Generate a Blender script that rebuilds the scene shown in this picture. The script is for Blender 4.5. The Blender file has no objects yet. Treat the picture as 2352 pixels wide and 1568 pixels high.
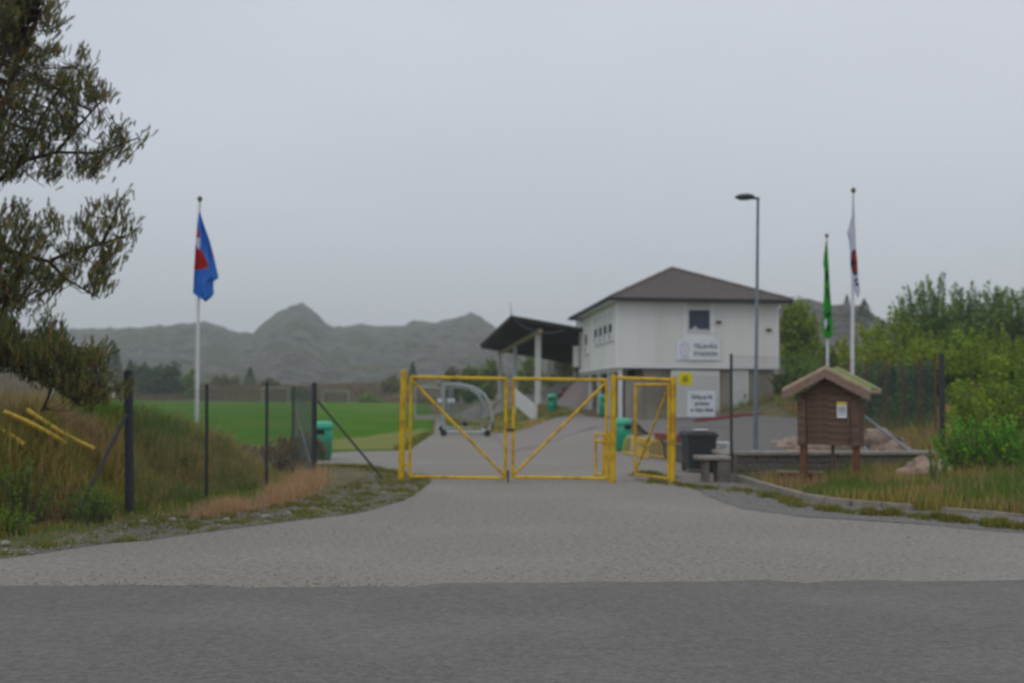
import bpy, bmesh, math, random
import numpy as np
from mathutils import Vector, Matrix, noise as mnoise

# ---------------------------------------------------------------- camera, sky, sun, exposure
scene = bpy.context.scene
col = scene.collection
random.seed(7); rng = np.random.default_rng(7)
R = math.radians
FPX = 2522.0                                   # focal length in units of a 2352 px wide frame
CAMZ = 1.6
cam_data = bpy.data.cameras.new("camera")
cam = bpy.data.objects.new("camera", cam_data); col.objects.link(cam)
cam_data.sensor_width = 36.0
cam_data.lens = 36.0 * FPX / 2352.0
cam_data.clip_end = 6000.0
CROT = Matrix.Rotation(R(90 + 2.75), 4, 'X') @ Matrix.Rotation(R(0.4), 4, 'Z')
cam.matrix_world = Matrix.Translation((0, 0, CAMZ)) @ CROT
cam_data.dof.use_dof = True                    # the photograph is focused short of the scene
cam_data.dof.focus_distance = 5.2
cam_data.dof.aperture_fstop = 1.95
scene.camera = cam

SUN_EL, SUN_AZ = R(52), R(35)
world = bpy.data.worlds.new("World"); scene.world = world
world.use_nodes = True
wt = world.node_tree; wt.nodes.clear()
w_out = wt.nodes.new("ShaderNodeOutputWorld")
w_bg = wt.nodes.new("ShaderNodeBackground"); w_bg.inputs[1].default_value = 0.1
w_sky = wt.nodes.new("ShaderNodeTexSky"); w_sky.sky_type = 'NISHITA'; w_sky.sun_disc = False
w_sky.sun_elevation = SUN_EL; w_sky.sun_rotation = SUN_AZ
w_sky.dust_density = 4.0; w_sky.air_density = 1.0
w_tc = wt.nodes.new("ShaderNodeTexCoord")
w_sep = wt.nodes.new("ShaderNodeSeparateXYZ")
w_rmp = wt.nodes.new("ShaderNodeValToRGB")      # an even cloud deck, paler overhead
w_rmp.color_ramp.elements[0].position = 0.0; w_rmp.color_ramp.elements[0].color = (4.85, 5.3, 5.7, 1)
w_rmp.color_ramp.elements[1].position = 0.75; w_rmp.color_ramp.elements[1].color = (7.5, 7.95, 8.5, 1)
e = w_rmp.color_ramp.elements.new(0.26); e.color = (6.15, 6.5, 7.25, 1)
w_map = wt.nodes.new("ShaderNodeMapping"); w_map.inputs['Scale'].default_value = (1.2, 1.2, 3.0)
w_noi = wt.nodes.new("ShaderNodeTexNoise"); w_noi.inputs['Scale'].default_value = 1.6; w_noi.inputs['Detail'].default_value = 4
w_mr = wt.nodes.new("ShaderNodeMapRange"); w_mr.inputs[3].default_value = 0.88; w_mr.inputs[4].default_value = 1.12
w_mul = wt.nodes.new("ShaderNodeMixRGB"); w_mul.blend_type = 'MULTIPLY'; w_mul.inputs[0].default_value = 1
w_mix = wt.nodes.new("ShaderNodeMixRGB"); w_mix.inputs[0].default_value = 0.93
L = wt.links.new
L(w_tc.outputs['Generated'], w_sep.inputs[0]); L(w_sep.outputs['Z'], w_rmp.inputs[0])
L(w_tc.outputs['Generated'], w_map.inputs[0]); L(w_map.outputs[0], w_noi.inputs['Vector'])
L(w_noi.outputs['Fac'], w_mr.inputs[0]); L(w_rmp.outputs[0], w_mul.inputs[1]); L(w_mr.outputs[0], w_mul.inputs[2])
L(w_sky.outputs[0], w_mix.inputs[1]); L(w_mul.outputs[0], w_mix.inputs[2])
L(w_mix.outputs[0], w_bg.inputs[0]); L(w_bg.outputs[0], w_out.inputs[0])

sun_d = bpy.data.lights.new("sun", 'SUN'); sun_d.energy = 0.6; sun_d.angle = R(40); sun_d.color = (1.0, 0.97, 0.92)
sun = bpy.data.objects.new("sun", sun_d); col.objects.link(sun)
sun.rotation_euler = (R(90) - SUN_EL, 0, R(180) - SUN_AZ + math.pi)
sun.location = (0, -20, 40)

scene.view_settings.view_transform = 'Standard'; scene.view_settings.look = 'None'
scene.view_settings.exposure = 0.0; scene.view_settings.gamma = 1.0
scene.view_settings.use_curve_mapping = False
scene.cycles.volume_bounces = 1
scene.cycles.max_bounces = 6
scene.cycles.use_denoising = True

# ---------------------------------------------------------------- helpers
R3 = CROT.to_3x3()
def ray(px, py):
    return R3 @ Vector(((px - 1176) / FPX, (784 - py) / FPX, -1.0))
def P(px, py, D):
    d = ray(px, py); t = D / d.y
    return Vector((d.x * t, D, CAMZ + d.z * t))
def G(px, py, z=0.0):
    d = ray(px, py); t = (z - CAMZ) / d.z
    return Vector((d.x * t, d.y * t, z))
def S(r, g, b):
    f = lambda c: (c / 255 / 12.92) if c / 255 <= 0.04045 else ((c / 255 + 0.055) / 1.055) ** 2.4
    return (f(r), f(g), f(b))
def sm(a, b, x):
    t = min(1.0, max(0.0, (x - a) / (b - a))); return t * t * (3 - 2 * t)
def lerp(a, b, t): return a + (b - a) * t
def interp(tab, x):
    if x <= tab[0][0]: return tab[0][1]
    for (x0, y0), (x1, y1) in zip(tab, tab[1:]):
        if x <= x1: return y0 + (y1 - y0) * (x - x0) / (x1 - x0)
    return tab[-1][1]

MATS = {}
def mat(name, c, c2=None, bdist=0.02, scale=6.0, rough=0.75, bump=0.0, bscale=None, detail=6.0, metal=0.0, spec=0.35, contrast=0.5, attr=False, stretch=None, c3=None, s3=0.6, trans=0.0, grain=0.0, gscale=16.0, thin=0.0):
    """procedural material: base colour varied by noise (object space), optional second larger pattern and bump"""
    m = bpy.data.materials.new(name); m.use_nodes = True
    nt = m.node_tree; b = nt.nodes['Principled BSDF']
    b.inputs['Roughness'].default_value = rough; b.inputs['Metallic'].default_value = metal
    b.inputs['Specular IOR Level'].default_value = spec
    if trans: b.inputs['Transmission Weight'].default_value = trans
    tc = nt.nodes.new("ShaderNodeTexCoord"); vec = tc.outputs['Object']
    if stretch:
        mp = nt.nodes.new("ShaderNodeMapping"); mp.inputs['Scale'].default_value = stretch
        nt.links.new(vec, mp.inputs[0]); vec = mp.outputs[0]
    out = None
    if attr:
        at = nt.nodes.new("ShaderNodeAttribute"); at.attribute_name = "col"; out = at.outputs['Color']
    elif c2 is not None:
        n = nt.nodes.new("ShaderNodeTexNoise"); n.inputs['Scale'].default_value = scale; n.inputs['Detail'].default_value = detail
        n.inputs['Roughness'].default_value = 0.65
        nt.links.new(vec, n.inputs['Vector'])
        r = nt.nodes.new("ShaderNodeValToRGB"); w = 0.5 * (1 - contrast)
        r.color_ramp.elements[0].position = 0.5 - 0.25 * (1.2 - contrast) ; r.color_ramp.elements[1].position = 0.5 + 0.25 * (1.2 - contrast)
        r.color_ramp.elements[0].color = (*c, 1); r.color_ramp.elements[1].color = (*c2, 1)
        nt.links.new(n.outputs['Fac'], r.inputs[0]); out = r.outputs[0]
        if c3 is not None:
            n3 = nt.nodes.new("ShaderNodeTexNoise"); n3.inputs['Scale'].default_value = s3; n3.inputs['Detail'].default_value = 5
            nt.links.new(vec, n3.inputs['Vector'])
            r3 = nt.nodes.new("ShaderNodeValToRGB")
            r3.color_ramp.elements[0].position = 0.48; r3.color_ramp.elements[1].position = 0.66
            nt.links.new(n3.outputs['Fac'], r3.inputs[0])
            mx = nt.nodes.new("ShaderNodeMixRGB"); mx.inputs[2].default_value = (*c3, 1)
            nt.links.new(r3.outputs[0], mx.inputs[0]); nt.links.new(out, mx.inputs[1]); out = mx.outputs[0]
    if grain:
        n4 = nt.nodes.new("ShaderNodeTexNoise"); n4.inputs['Scale'].default_value = gscale; n4.inputs['Detail'].default_value = 3; n4.inputs['Roughness'].default_value = 0.8
        nt.links.new(tc.outputs['Object'], n4.inputs['Vector'])
        m4 = nt.nodes.new("ShaderNodeMapRange"); m4.inputs[1].default_value = 0.3; m4.inputs[2].default_value = 0.7
        m4.inputs[3].default_value = 1 - grain; m4.inputs[4].default_value = 1 + grain
        nt.links.new(n4.outputs['Fac'], m4.inputs[0])
        x4 = nt.nodes.new("ShaderNodeMixRGB"); x4.blend_type = 'MULTIPLY'; x4.inputs[0].default_value = 1
        nt.links.new(out, x4.inputs[1]); nt.links.new(m4.outputs[0], x4.inputs[2]); out = x4.outputs[0]
    if thin:                                       # thin leaves and cloth let light through
        tr = nt.nodes.new("ShaderNodeBsdfTranslucent"); mxs = nt.nodes.new("ShaderNodeMixShader"); mxs.inputs[0].default_value = thin
        nt.links.new(out, tr.inputs[0]); nt.links.new(b.outputs[0], mxs.inputs[1]); nt.links.new(tr.outputs[0], mxs.inputs[2])
        nt.links.new(mxs.outputs[0], nt.nodes['Material Output'].inputs['Surface'])
    if out is not None: nt.links.new(out, b.inputs['Base Color'])
    else: b.inputs['Base Color'].default_value = (*c, 1)
    if bump:
        nb = nt.nodes.new("ShaderNodeTexNoise"); nb.inputs['Scale'].default_value = bscale or scale * 3; nb.inputs['Detail'].default_value = 5
        nt.links.new(vec, nb.inputs['Vector'])
        bp = nt.nodes.new("ShaderNodeBump"); bp.inputs['Strength'].default_value = bump; bp.inputs['Distance'].default_value = bdist
        nt.links.new(nb.outputs['Fac'], bp.inputs['Height']); nt.links.new(bp.outputs[0], b.inputs['Normal'])
    MATS[name] = m
    return m

def tag(o, label=None, cat=None, group=None, kind=None):
    if label: o["label"] = label
    if cat: o["category"] = cat
    if group: o["group"] = group
    if kind: o["kind"] = kind
    return o
def empty(name, loc, rz=0.0):
    o = bpy.data.objects.new(name, None); col.objects.link(o)
    o.location = loc; o.rotation_euler = (0, 0, rz); o.empty_display_size = 0.2
    return o

class MB:
    """collects shapes, then builds ONE mesh object"""
    def __init__(s): s.v = []; s.f = []; s.mi = []; s.cur = 0
    def add(s, vs, fs):
        k = len(s.v); s.v += [tuple(p) for p in vs]
        for f in fs: s.f.append(tuple(i + k for i in f)); s.mi.append(s.cur)
        return s
    def box(s, x0, x1, y0, y1, z0, z1):
        return s.add([(x0,y0,z0),(x1,y0,z0),(x1,y1,z0),(x0,y1,z0),(x0,y0,z1),(x1,y0,z1),(x1,y1,z1),(x0,y1,z1)],
                     [(0,3,2,1),(4,5,6,7),(0,1,5,4),(1,2,6,5),(2,3,7,6),(3,0,4,7)])
    def bbox(s, x0, x1, y0, y1, z0, z1, b=0.01):
        """box with chamfered edges"""
        bm = bmesh.new(); bmesh.ops.create_cube(bm, size=1)
        for v in bm.verts:
            v.co = Vector((x0 if v.co.x < 0 else x1, y0 if v.co.y < 0 else y1, z0 if v.co.z < 0 else z1))
        bmesh.ops.bevel(bm, geom=list(bm.edges), offset=b, segments=1, affect='EDGES')
        bm.verts.index_update()
        s.add([v.co[:] for v in bm.verts], [[v.index for v in f.verts] for f in bm.faces]); bm.free(); return s
    def tube(s, p0, p1, r0, r1=None, n=8, caps=True):
        return s.path([p0, p1], [r0, r0 if r1 is None else r1], n, caps)
    def path(s, pts, rad, n=8, caps=True):
        pts = [Vector(p) for p in pts]
        if not isinstance(rad, (list, tuple)): rad = [rad] * len(pts)
        vs = []; up = Vector((0, 0, 1))
        for i, p in enumerate(pts):
            t = (pts[min(i + 1, len(pts) - 1)] - pts[max(i - 1, 0)]).normalized()
            a = t.cross(up)
            if a.length < 1e-3: a = t.cross(Vector((0, 1, 0)))
            a.normalize(); b = t.cross(a)
            for k in range(n):
                w = 2 * math.pi * (k + .5) / n
                vs.append(p + (a * math.cos(w) + b * math.sin(w)) * rad[i])
        fs = []
        for i in range(len(pts) - 1):
            for k in range(n):
                fs.append((i*n+k, i*n+(k+1) % n, (i+1)*n+(k+1) % n, (i+1)*n+k))
        if caps:
            fs.append(tuple(range(n - 1, -1, -1))); m = (len(pts) - 1) * n; fs.append(tuple(range(m, m + n)))
        return s.add(vs, fs)
    def bar(s, p0, p1, w, d, up=(0, 0, 1)):
        """rectangular bar from p0 to p1"""
        p0 = Vector(p0); p1 = Vector(p1); t = (p1 - p0).normalized(); u = Vector(up)
        a = t.cross(u)
        if a.length < 1e-3: a = t.cross(Vector((0, 1, 0)))
        a.normalize(); b = a.cross(t)
        a *= w / 2; b *= d / 2
        vs = [p0-a-b, p0+a-b, p0+a+b, p0-a+b, p1-a-b, p1+a-b, p1+a+b, p1-a+b]
        return s.add(vs, [(0,3,2,1),(4,5,6,7),(0,1,5,4),(1,2,6,5),(2,3,7,6),(3,0,4,7)])
    def prism(s, poly, y0, y1):
        """polygon in x,z extruded along y"""
        n = len(poly)
        vs = [(x, y0, z) for x, z in poly] + [(x, y1, z) for x, z in poly]
        return s.add(vs, [tuple(range(n)), tuple(range(2*n-1, n-1, -1))] + [(i, i+n, (i+1) % n + n, (i+1) % n) for i in range(n)])
    def lathe(s, c, prof, n=20):
        c = Vector(c); vs = []
        for r, z in prof:
            for k in range(n):
                w = 2*math.pi*k/n; vs.append(c + Vector((r*math.cos(w), r*math.sin(w), z)))
        fs = [(i*n+k, i*n+(k+1) % n, (i+1)*n+(k+1) % n, (i+1)*n+k) for i in range(len(prof)-1) for k in range(n)]
        fs.append(tuple(range(n-1, -1, -1))); m = (len(prof)-1)*n; fs.append(tuple(range(m, m+n)))
        return s.add(vs, fs)
    def build(s, name, m, parent=None, world=False, smooth=False, off=None):
        me = bpy.data.meshes.new(name)
        vs = s.v
        if world and parent is not None:
            root = parent
            while root.parent: root = root.parent
            o0 = root.location; vs = [(x-o0.x, y-o0.y, z-o0.z) for x, y, z in vs]
        me.from_pydata(vs, [], s.f); me.update()
        for mm in (m if isinstance(m, (list, tuple)) else [m]): me.materials.append(mm)
        if isinstance(m, (list, tuple)): me.polygons.foreach_set("material_index", s.mi)
        if smooth: me.polygons.foreach_set("use_smooth", [True] * len(me.polygons))
        o = bpy.data.objects.new(name, me); col.objects.link(o)
        if parent is not None: o.parent = parent
        if off is not None: o.location = off
        return o

def trimesh(name, V, T, C, m, parent=None, org=None):
    """big triangle soup from numpy arrays with a point colour"""
    V = np.asarray(V, np.float32); T = np.asarray(T, np.int32)
    if org is not None: V = V - np.asarray(org, np.float32)
    me = bpy.data.meshes.new(name)
    me.vertices.add(len(V)); me.vertices.foreach_set("co", V.ravel())
    me.loops.add(T.size); me.loops.foreach_set("vertex_index", T.ravel())
    me.polygons.add(len(T)); me.polygons.foreach_set("loop_start", np.arange(0, T.size, 3, dtype=np.int32))
    me.polygons.foreach_set("loop_total", np.full(len(T), 3, np.int32))
    me.update(calc_edges=True)
    if C is not None:
        a = me.color_attributes.new("col", 'FLOAT_COLOR', 'POINT')
        C4 = np.ones((len(V), 4), np.float32); C4[:, :3] = C; a.data.foreach_set("color", C4.ravel())
    me.materials.append(m)
    o = bpy.data.objects.new(name, me); col.objects.link(o)
    if parent is not None: o.parent = parent
    return o

def copy_tree(o, parent=None):
    c = o.copy(); col.objects.link(c); c.parent = parent
    for ch in list(o.children): copy_tree(ch, c)
    return c

def inpoly(x, y, poly):
    r = False; n = len(poly); j = n - 1
    for i in range(n):
        xi, yi = poly[i][0], poly[i][1]; xj, yj = poly[j][0], poly[j][1]
        if (yi > y) != (yj > y) and x < (xj - xi) * (y - yi) / (yj - yi) + xi: r = not r
        j = i
    return r

# ---------------------------------------------------------------- materials
M = MATS
mat('asphalt', S(91,88,85), S(113,109,105), scale=70, rough=0.9, bump=0.18, bscale=160, contrast=0.4, c3=S(114,111,107), s3=0.5, stretch=(0.7,1.0,1), grain=.26, gscale=18)
mat('apron', S(109,105,99), S(143,138,130), scale=30, rough=0.95, bump=0.22, bscale=90, contrast=0.4, c3=S(134,130,124), s3=0.4, stretch=(0.8,0.9,1), grain=.30, gscale=14)
mat('verge', S(84,78,72), S(118,112,106), scale=14, rough=0.95, bump=0.9, bscale=30, contrast=0.8, c3=S(104,102,56), s3=1.1, grain=.2, gscale=22)
mat('gravel', S(92,89,88), S(126,122,119), scale=30, rough=0.95, bump=0.8, bscale=50, contrast=0.7, grain=.16, gscale=12)
mat('ramp', S(122,113,111), S(140,131,128), scale=20, rough=0.9, bump=0.3)
mat('soil', S(88,80,58), S(112,102,72), scale=2.0, rough=1.0, bump=0.6, bscale=14, c3=S(78,84,44), s3=1.2)
mat('pitch', S(58,98,22), S(74,116,28), scale=1.2, rough=0.95, bump=0.4, bscale=40, c3=S(92,112,34), s3=0.10, spec=0.03)
mat('heath', S(84,74,66), S(112,98,84), scale=0.35, rough=1.0, bump=0.6, bscale=2, c3=S(86,88,56), s3=0.12)
mat('rockhill', S(44,48,43), S(108,105,101), scale=0.16, rough=1.0, bump=1.0, bscale=0.12, bdist=11.0, c3=S(74,80,54), s3=0.05, detail=10, contrast=0.55)
mat('yellow', S(216,178,22), S(200,160,18), scale=5, rough=0.55, bump=0.05, contrast=0.6, c3=S(178,134,26), s3=5.0)
mat('yellow_old', S(240,206,84), S(222,184,66), scale=30, rough=0.7)
mat('dark_post', S(52,54,60), S(66,67,72), scale=14, rough=0.8, bump=0.2)
mat('dark_metal', S(58,60,60), S(74,75,74), scale=20, rough=0.6)
mat('wire', S(96,104,98), rough=0.6, metal=0.3, c2=S(80,90,84), scale=4)
mat('green_net', S(34,64,60), S(44,78,70), scale=3, rough=0.8)
mat('rust', S(120,72,44), S(92,60,42), scale=9, rough=0.9)
mat('white_paint', S(212,214,212), S(196,198,196), scale=3, rough=0.6)
mat('white_pole', S(222,222,226), S(206,207,212), scale=2, rough=0.35)
mat('galv', S(132,142,152), S(118,128,138), scale=6, rough=0.5, metal=0.4)
mat('alu', S(176,182,182), S(150,158,156), scale=4, rough=0.45, metal=0.3)
mat('siding', S(227,227,223), S(215,215,211), scale=1.6, rough=0.65, c3=S(206,205,198), s3=0.9, stretch=(.5,.5,1.2))
mat('trim', S(228,229,230), S(218,219,220), scale=3, rough=0.6)
mat('concrete', S(150,144,134), S(126,120,110), scale=1.4, rough=0.95, bump=0.3, bscale=20, c3=S(112,106,96), s3=0.8, stretch=(1,1,0.35))
mat('block', S(120,114,106), S(96,92,86), scale=5, rough=0.95, bump=0.6, bscale=30)
mat('coping', S(158,152,144), S(132,126,118), scale=6, rough=0.95, bump=0.5, bscale=30)
mat('roof_tile', S(112,102,98), S(92,85,82), scale=5, rough=0.85, bump=0.2, bscale=30)
mat('gutter', S(58,62,70), S(50,54,60), scale=4, rough=0.5)
mat('stand_roof', S(56,54,54), S(44,43,44), scale=2, rough=0.9)
mat('beam_wood', S(150,136,96), S(128,116,84), scale=5, rough=0.8)
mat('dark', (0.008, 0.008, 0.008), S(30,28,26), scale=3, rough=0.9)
mat('glass', S(50,58,76), S(60,68,86), scale=1.5, rough=0.12, spec=0.22)
mat('curtain', S(206,206,204), S(180,182,182), scale=5, rough=0.9)  # also colours the painted reflections in the side windows
mat('bin_green', S(28,150,116), S(22,134,102), scale=8, rough=0.5)
mat('bin_green_lid', S(80,186,156), S(66,172,140), scale=8, rough=0.5)
mat('bin_black', S(38,42,46), S(48,52,56), scale=7, rough=0.6)
mat('wood', S(80,62,51), S(114,90,74), scale=4, rough=0.85, bump=0.4, bscale=20, stretch=(1,6,6), c3=S(112,94,82), s3=2.0)
mat('wood_red', S(116,78,54), S(92,62,46), scale=5, rough=0.85, bump=0.3, stretch=(6,6,1))
mat('wood_grey', S(150,128,116), S(118,96,82), scale=5, rough=0.9, bump=0.3, stretch=(1.5,6,6))
mat('edging', S(160,152,142), S(124,116,106), scale=6, rough=0.95, bump=0.4)
mat('moss', S(110,142,50), S(86,120,40), scale=9, rough=1.0, bump=0.8)
mat('rock', S(168,146,130), S(134,116,104), scale=2.2, rough=0.95, bump=0.7, bscale=8, c3=S(108,98,76), s3=2.2)
mat('brick', S(150,96,76), S(120,78,64), scale=6, rough=0.9)
mat('pale_timber', S(140,128,112), S(120,108,94), scale=4, rough=0.9)
mat('red', S(140,62,60), S(120,54,54), scale=5, rough=0.7)
mat('sign_white', S(224,226,234), S(216,218,228), scale=3, rough=0.5)
mat('sign_yellow', S(214,200,20), S(200,186,18), scale=3, rough=0.5)
mat('ink', S(60,66,66), S(52,58,58), scale=9, rough=0.7)
mat('ink_soft', S(178,180,198), S(166,170,190), scale=9, rough=0.7)
mat('ink_olive', S(150,146,30), S(140,138,32), scale=9, rough=0.7)
mat('flag_blue', S(70,146,230), S(60,132,218), scale=4, rough=0.8, thin=.4)
mat('flag_red', S(206,44,34), S(186,36,34), scale=4, rough=0.8, thin=.4)
mat('flag_white', S(228,228,240), S(216,216,232), scale=4, rough=0.8, thin=.4)
mat('flag_green', S(52,178,44), S(42,160,40), scale=4, rough=0.8, thin=.4)
mat('flag_ink', S(44,44,66), S(36,40,54), scale=4, rough=0.8, thin=.4)
mat('bark', S(84,66,52), S(58,48,40), scale=8, rough=1.0, bump=0.6, stretch=(1,1,0.3))
mat('pale_bark', S(120,112,98), S(84,78,66), scale=6, rough=1.0, bump=0.4)
mat('leaves', (0,0,0), attr=True, rough=0.7, spec=0.25, thin=.5)
mat('grass_blades', (0,0,0), attr=True, rough=0.85, spec=0.15, thin=.5)
mat('lamp_head', S(66,70,72), S(56,60,62), scale=6, rough=0.5)
mat('lens', S(150,156,158), S(160,166,168), scale=6, rough=0.2)
mat('concrete_pale', S(164,160,152), S(140,136,128), scale=3, rough=0.95, bump=0.3)
mat('rubber', S(26,28,28), S(36,38,38), scale=9, rough=0.8)
mat('gold', S(120,112,78), S(100,92,66), scale=9, rough=0.4, metal=0.3)

# ---------------------------------------------------------------- terrain
PITCH_DX = -0.077                               # the pitch axis and the stand recede this way (x per metre of y)
def bank(x, y):
    # grassy bank to the left of the entrance
    foot = interp([(8,-9.5),(10.5,-7.4),(12.3,-5.9),(14.4,-5.0),(19.6,-4.05),(21.5,-4.7),(23,-6.0),(25,-7.2),(28,-9.5),(31,-13)], y)
    s = foot - x
    h = interp([(9,0.35),(12,0.95),(15,1.22),(17.5,1.12),(20,0.72),(22.5,0.55),(26,0.4),(30,0.25)], y)
    far = sm(2.0, 9.0, s) * 0.5 * sm(26, 18, y)
    e = sm(0, interp([(12,2.6),(19,1.7),(22,1.8)], y), s)
    return h * e + far * e
def H(x, y):
    z = 0.0
    if x < -3.5: z += bank(x, y)
    # ground rises to the club house and the stand
    z += 0.62 * sm(31, 46, y) * sm(0.0, 3.2, x + 0.077 * (y - 40))
    z += 0.35 * sm(50, 58, y) * sm(-2.0, 1.2, x + 0.077 * (y - 58)) + 0.62 * sm(50, 58, y) * sm(-2.0, 1.2, x + 0.077 * (y - 58)) * (1 - sm(0.0, 3.2, x + 0.077 * (y - 40)))
    # bed on the right, and the slope under the trees
    z += 0.10 * sm(4.5, 7.0, x) * sm(12.0, 16.0, y + 0.12 * (x - 4)) * sm(24, 20, y)
    z += 1.3 * sm(9.3, 15.0, x) * sm(15.5, 24.0, y)
    z += 0.55 * sm(7.5, 10.5, x) * sm(18.5, 21.5, y)
    z += 2.5 * sm(16, 40, x) * sm(20, 50, y)
    if x > -6: z += 0.02 * mnoise.noise(Vector((x * .6, y * .6, 0)))
    return z
def GH(px, py, lift=0.0):
    d = ray(px, py); t = 3.0
    while t < 300:
        q = Vector((d.x*t, d.y*t, CAMZ + d.z*t))
        if q.z <= H(q.x, q.y) + lift: return q
        t += 0.03
    return G(px, py)

road_edge = [G(px, py) for px, py in [(-900,1346),(0,1346),(180,1348),(400,1351),(700,1353),(850,1351),(1000,1347),(1300,1346),(1500,1343),(1900,1341),(2352,1338),(3300,1335)]]
road_poly = [(p.x, p.y) for p in road_edge] + [(60, road_edge[-1].y), (60, -12), (-60, -12), (-60, road_edge[0].y)]
def gp(lst): return [(G(a, b).x, G(a, b).y) for a, b in lst]
apron_left = gp([(-500,1330),(-250,1305),(0,1279),(120,1262),(250,1242),(330,1236),(450,1218),(560,1205),(700,1188),(790,1178),(860,1163),(925,1145),(965,1122),(985,1103),(975,1092)])
inner_left = gp([(905,1090),(895,1076),(820,1068),(755,1066)]) + [(-20, 26.2), (-20, 30.8)] + gp([(755,1038),(850,1036),(938,1034)])
inner_left2 = [(-3.15, 45.0), (-5.1, 75.0), (-4.0, 95.0)]
apron_right = [(6.0, 95.0), (2.7, 60.0), (3.85, 46.0), (5.2, 46.1), (4.3, 40.0), (3.78, 31.3), (4.33, 24.3), (4.22, 21.3)] + gp([(1600,1112),(1580,1116),(1620,1132),(1700,1163),(1850,1185),(2000,1194),(2100,1200),(2352,1222),(2700,1246),(3400,1300)])
apron_poly = [(-35, 9.0)] + apron_left + inner_left + inner_left2 + apron_right + [(45, 9.0)]
verge_poly = gp([(1590,1108),(1678,1104),(1740,1120),(1850,1150),(1960,1166),(2100,1178),(2352,1200),(2700,1218),(2700,1250),(2352,1226),(2100,1204),(2000,1198),(1850,1189),(1700,1167),(1620,1136)])
left_verge = gp([(-200,1290),(0,1268),(120,1240),(260,1205),(330,1192),(450,1186),(600,1172),(720,1140),(800,1112),(860,1085),(915,1085),(985,1090),(990,1106),(968,1126),(928,1149),(862,1168),(792,1183),(702,1193),(560,1210),(450,1223),(332,1241),(250,1247),(120,1267),(0,1284),(-200,1305)])
pitch_poly = gp([(938,1033),(850,1035),(755,1037)]) + [(-20, 31.0), (-95, 31.0), (-95, 166), (-12.5, 166), (-5.3, 75), (-3.3, 45)]
overlays = [road_poly, apron_poly]
def depress(x, y):
    if y < 70 and -60 < x < 60 and (inpoly(x, y, road_poly) or inpoly(x, y, apron_poly) or inpoly(x, y, left_verge) or inpoly(x, y, verge_poly)): return 0.05
    if y < 166 and inpoly(x, y, pitch_poly): return 0.05
    return 0.012

# one sheet to the horizon: fine grid near, coarse far
xs = sorted(set([-1500, -900, -500, -300, -200, -140, -110, -90, -75] + [-60 + 3*i for i in range(13)] + [-22 + 0.4*i for i in range(93)] + [15.2 + 1.2*i for i in range(22)] + [45, 50, 60, 80, 110, 160, 240, 400, 800, 1500]))
ys = sorted(set([-60, -30, -12, -6] + [0.4*i for i in range(-6, 130)] + [52 + 1.5*i for i in range(32)] + [102, 110, 125, 145, 166, 180, 220, 300, 450, 700, 1000, 1500]))
V = []; F = []
for y in ys:
    for x in xs: V.append((x, y, H(x, y) - depress(x, y)))
nx = len(xs)
for j in range(len(ys)-1):
    for i in range(nx-1): F.append((j*nx+i, j*nx+i+1, (j+1)*nx+i+1, (j+1)*nx+i))
gb = MB(); gb.v = V; gb.f = F; gb.mi = [0]*len(F)
ground = tag(gb.build('ground', M['soil'], smooth=True), 'rough earth and grass ground around the entrance', kind='structure')

def drape(name, poly, m, lift, step=0.8, zf=None, thick=0.0):
    """polygon sheet cut on a grid and laid on the terrain"""
    bm = bmesh.new()
    f = bm.faces.new([bm.verts.new((x, y, 0)) for x, y in poly])
    if f.normal.z < 0: f.normal_flip()
    bmesh.ops.triangulate(bm, faces=bm.faces[:])
    x0 = max(min(p[0] for p in poly), -24); x1 = min(max(p[0] for p in poly), 24)
    y0 = min(p[1] for p in poly); y1 = min(max(p[1] for p in poly), 90)
    k = math.floor(x0/step)
    while k*step < x1:
        bmesh.ops.bisect_plane(bm, geom=bm.verts[:]+bm.edges[:]+bm.faces[:], plane_co=(k*step,0,0), plane_no=(1,0,0)); k += 1
    k = math.floor(y0/step)
    while k*step < y1:
        bmesh.ops.bisect_plane(bm, geom=bm.verts[:]+bm.edges[:]+bm.faces[:], plane_co=(0,k*step,0), plane_no=(0,1,0)); k += 1
    for v in bm.verts: v.co.z = (zf or H)(v.co.x, v.co.y) + lift
    bmesh.ops.recalc_face_normals(bm, faces=bm.faces[:])
    for f in bm.faces:
        if f.normal.z < 0: f.normal_flip()
        f.smooth = True
    me = bpy.data.meshes.new(name); bm.to_mesh(me); bm.free(); me.materials.append(m)
    o = bpy.data.objects.new(name, me); col.objects.link(o)
    o["kind"] = 'structure'
    return o
def wiggle(poly, amp, seg=0.35, ymax=40):
    out = []
    for i in range(len(poly)):
        a = Vector((*poly[i], 0)); b = Vector((*poly[(i+1) % len(poly)], 0)); n = 1
        if a.y < ymax and b.y < ymax and abs(a.x) < 25 and abs(b.x) < 25: n = max(1, int((b-a).length/seg))
        for k in range(n):
            q = a.lerp(b, k/n)
            if n > 1 and k > 0:
                q.x += amp*mnoise.noise(Vector((q.x*2.1, q.y*2.1, 3))); q.y += amp*mnoise.noise(Vector((q.x*2.1, q.y*2.1, 9)))
            out.append((q.x, q.y))
    return out
drape('driveway', wiggle(apron_poly, 0.16), M['apron'], 0.0)
drape('road', wiggle(road_poly, 0.2, seg=.22), M['asphalt'], 0.022, step=1.6)
drape('gravel_verge', wiggle(verge_poly, 0.1), M['gravel'], 0.006, step=0.8)
drape('roadside_verge', wiggle(left_verge, 0.12), M['verge'], 0.004, step=0.8)
drape('football_pitch', pitch_poly, M['pitch'], 0.0, step=1.6)
mat('worn_turf', S(118,112,44), S(100,112,42), scale=1.5, rough=0.95, bump=0.4, bscale=30, c3=S(92,116,42), s3=0.5)
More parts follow.
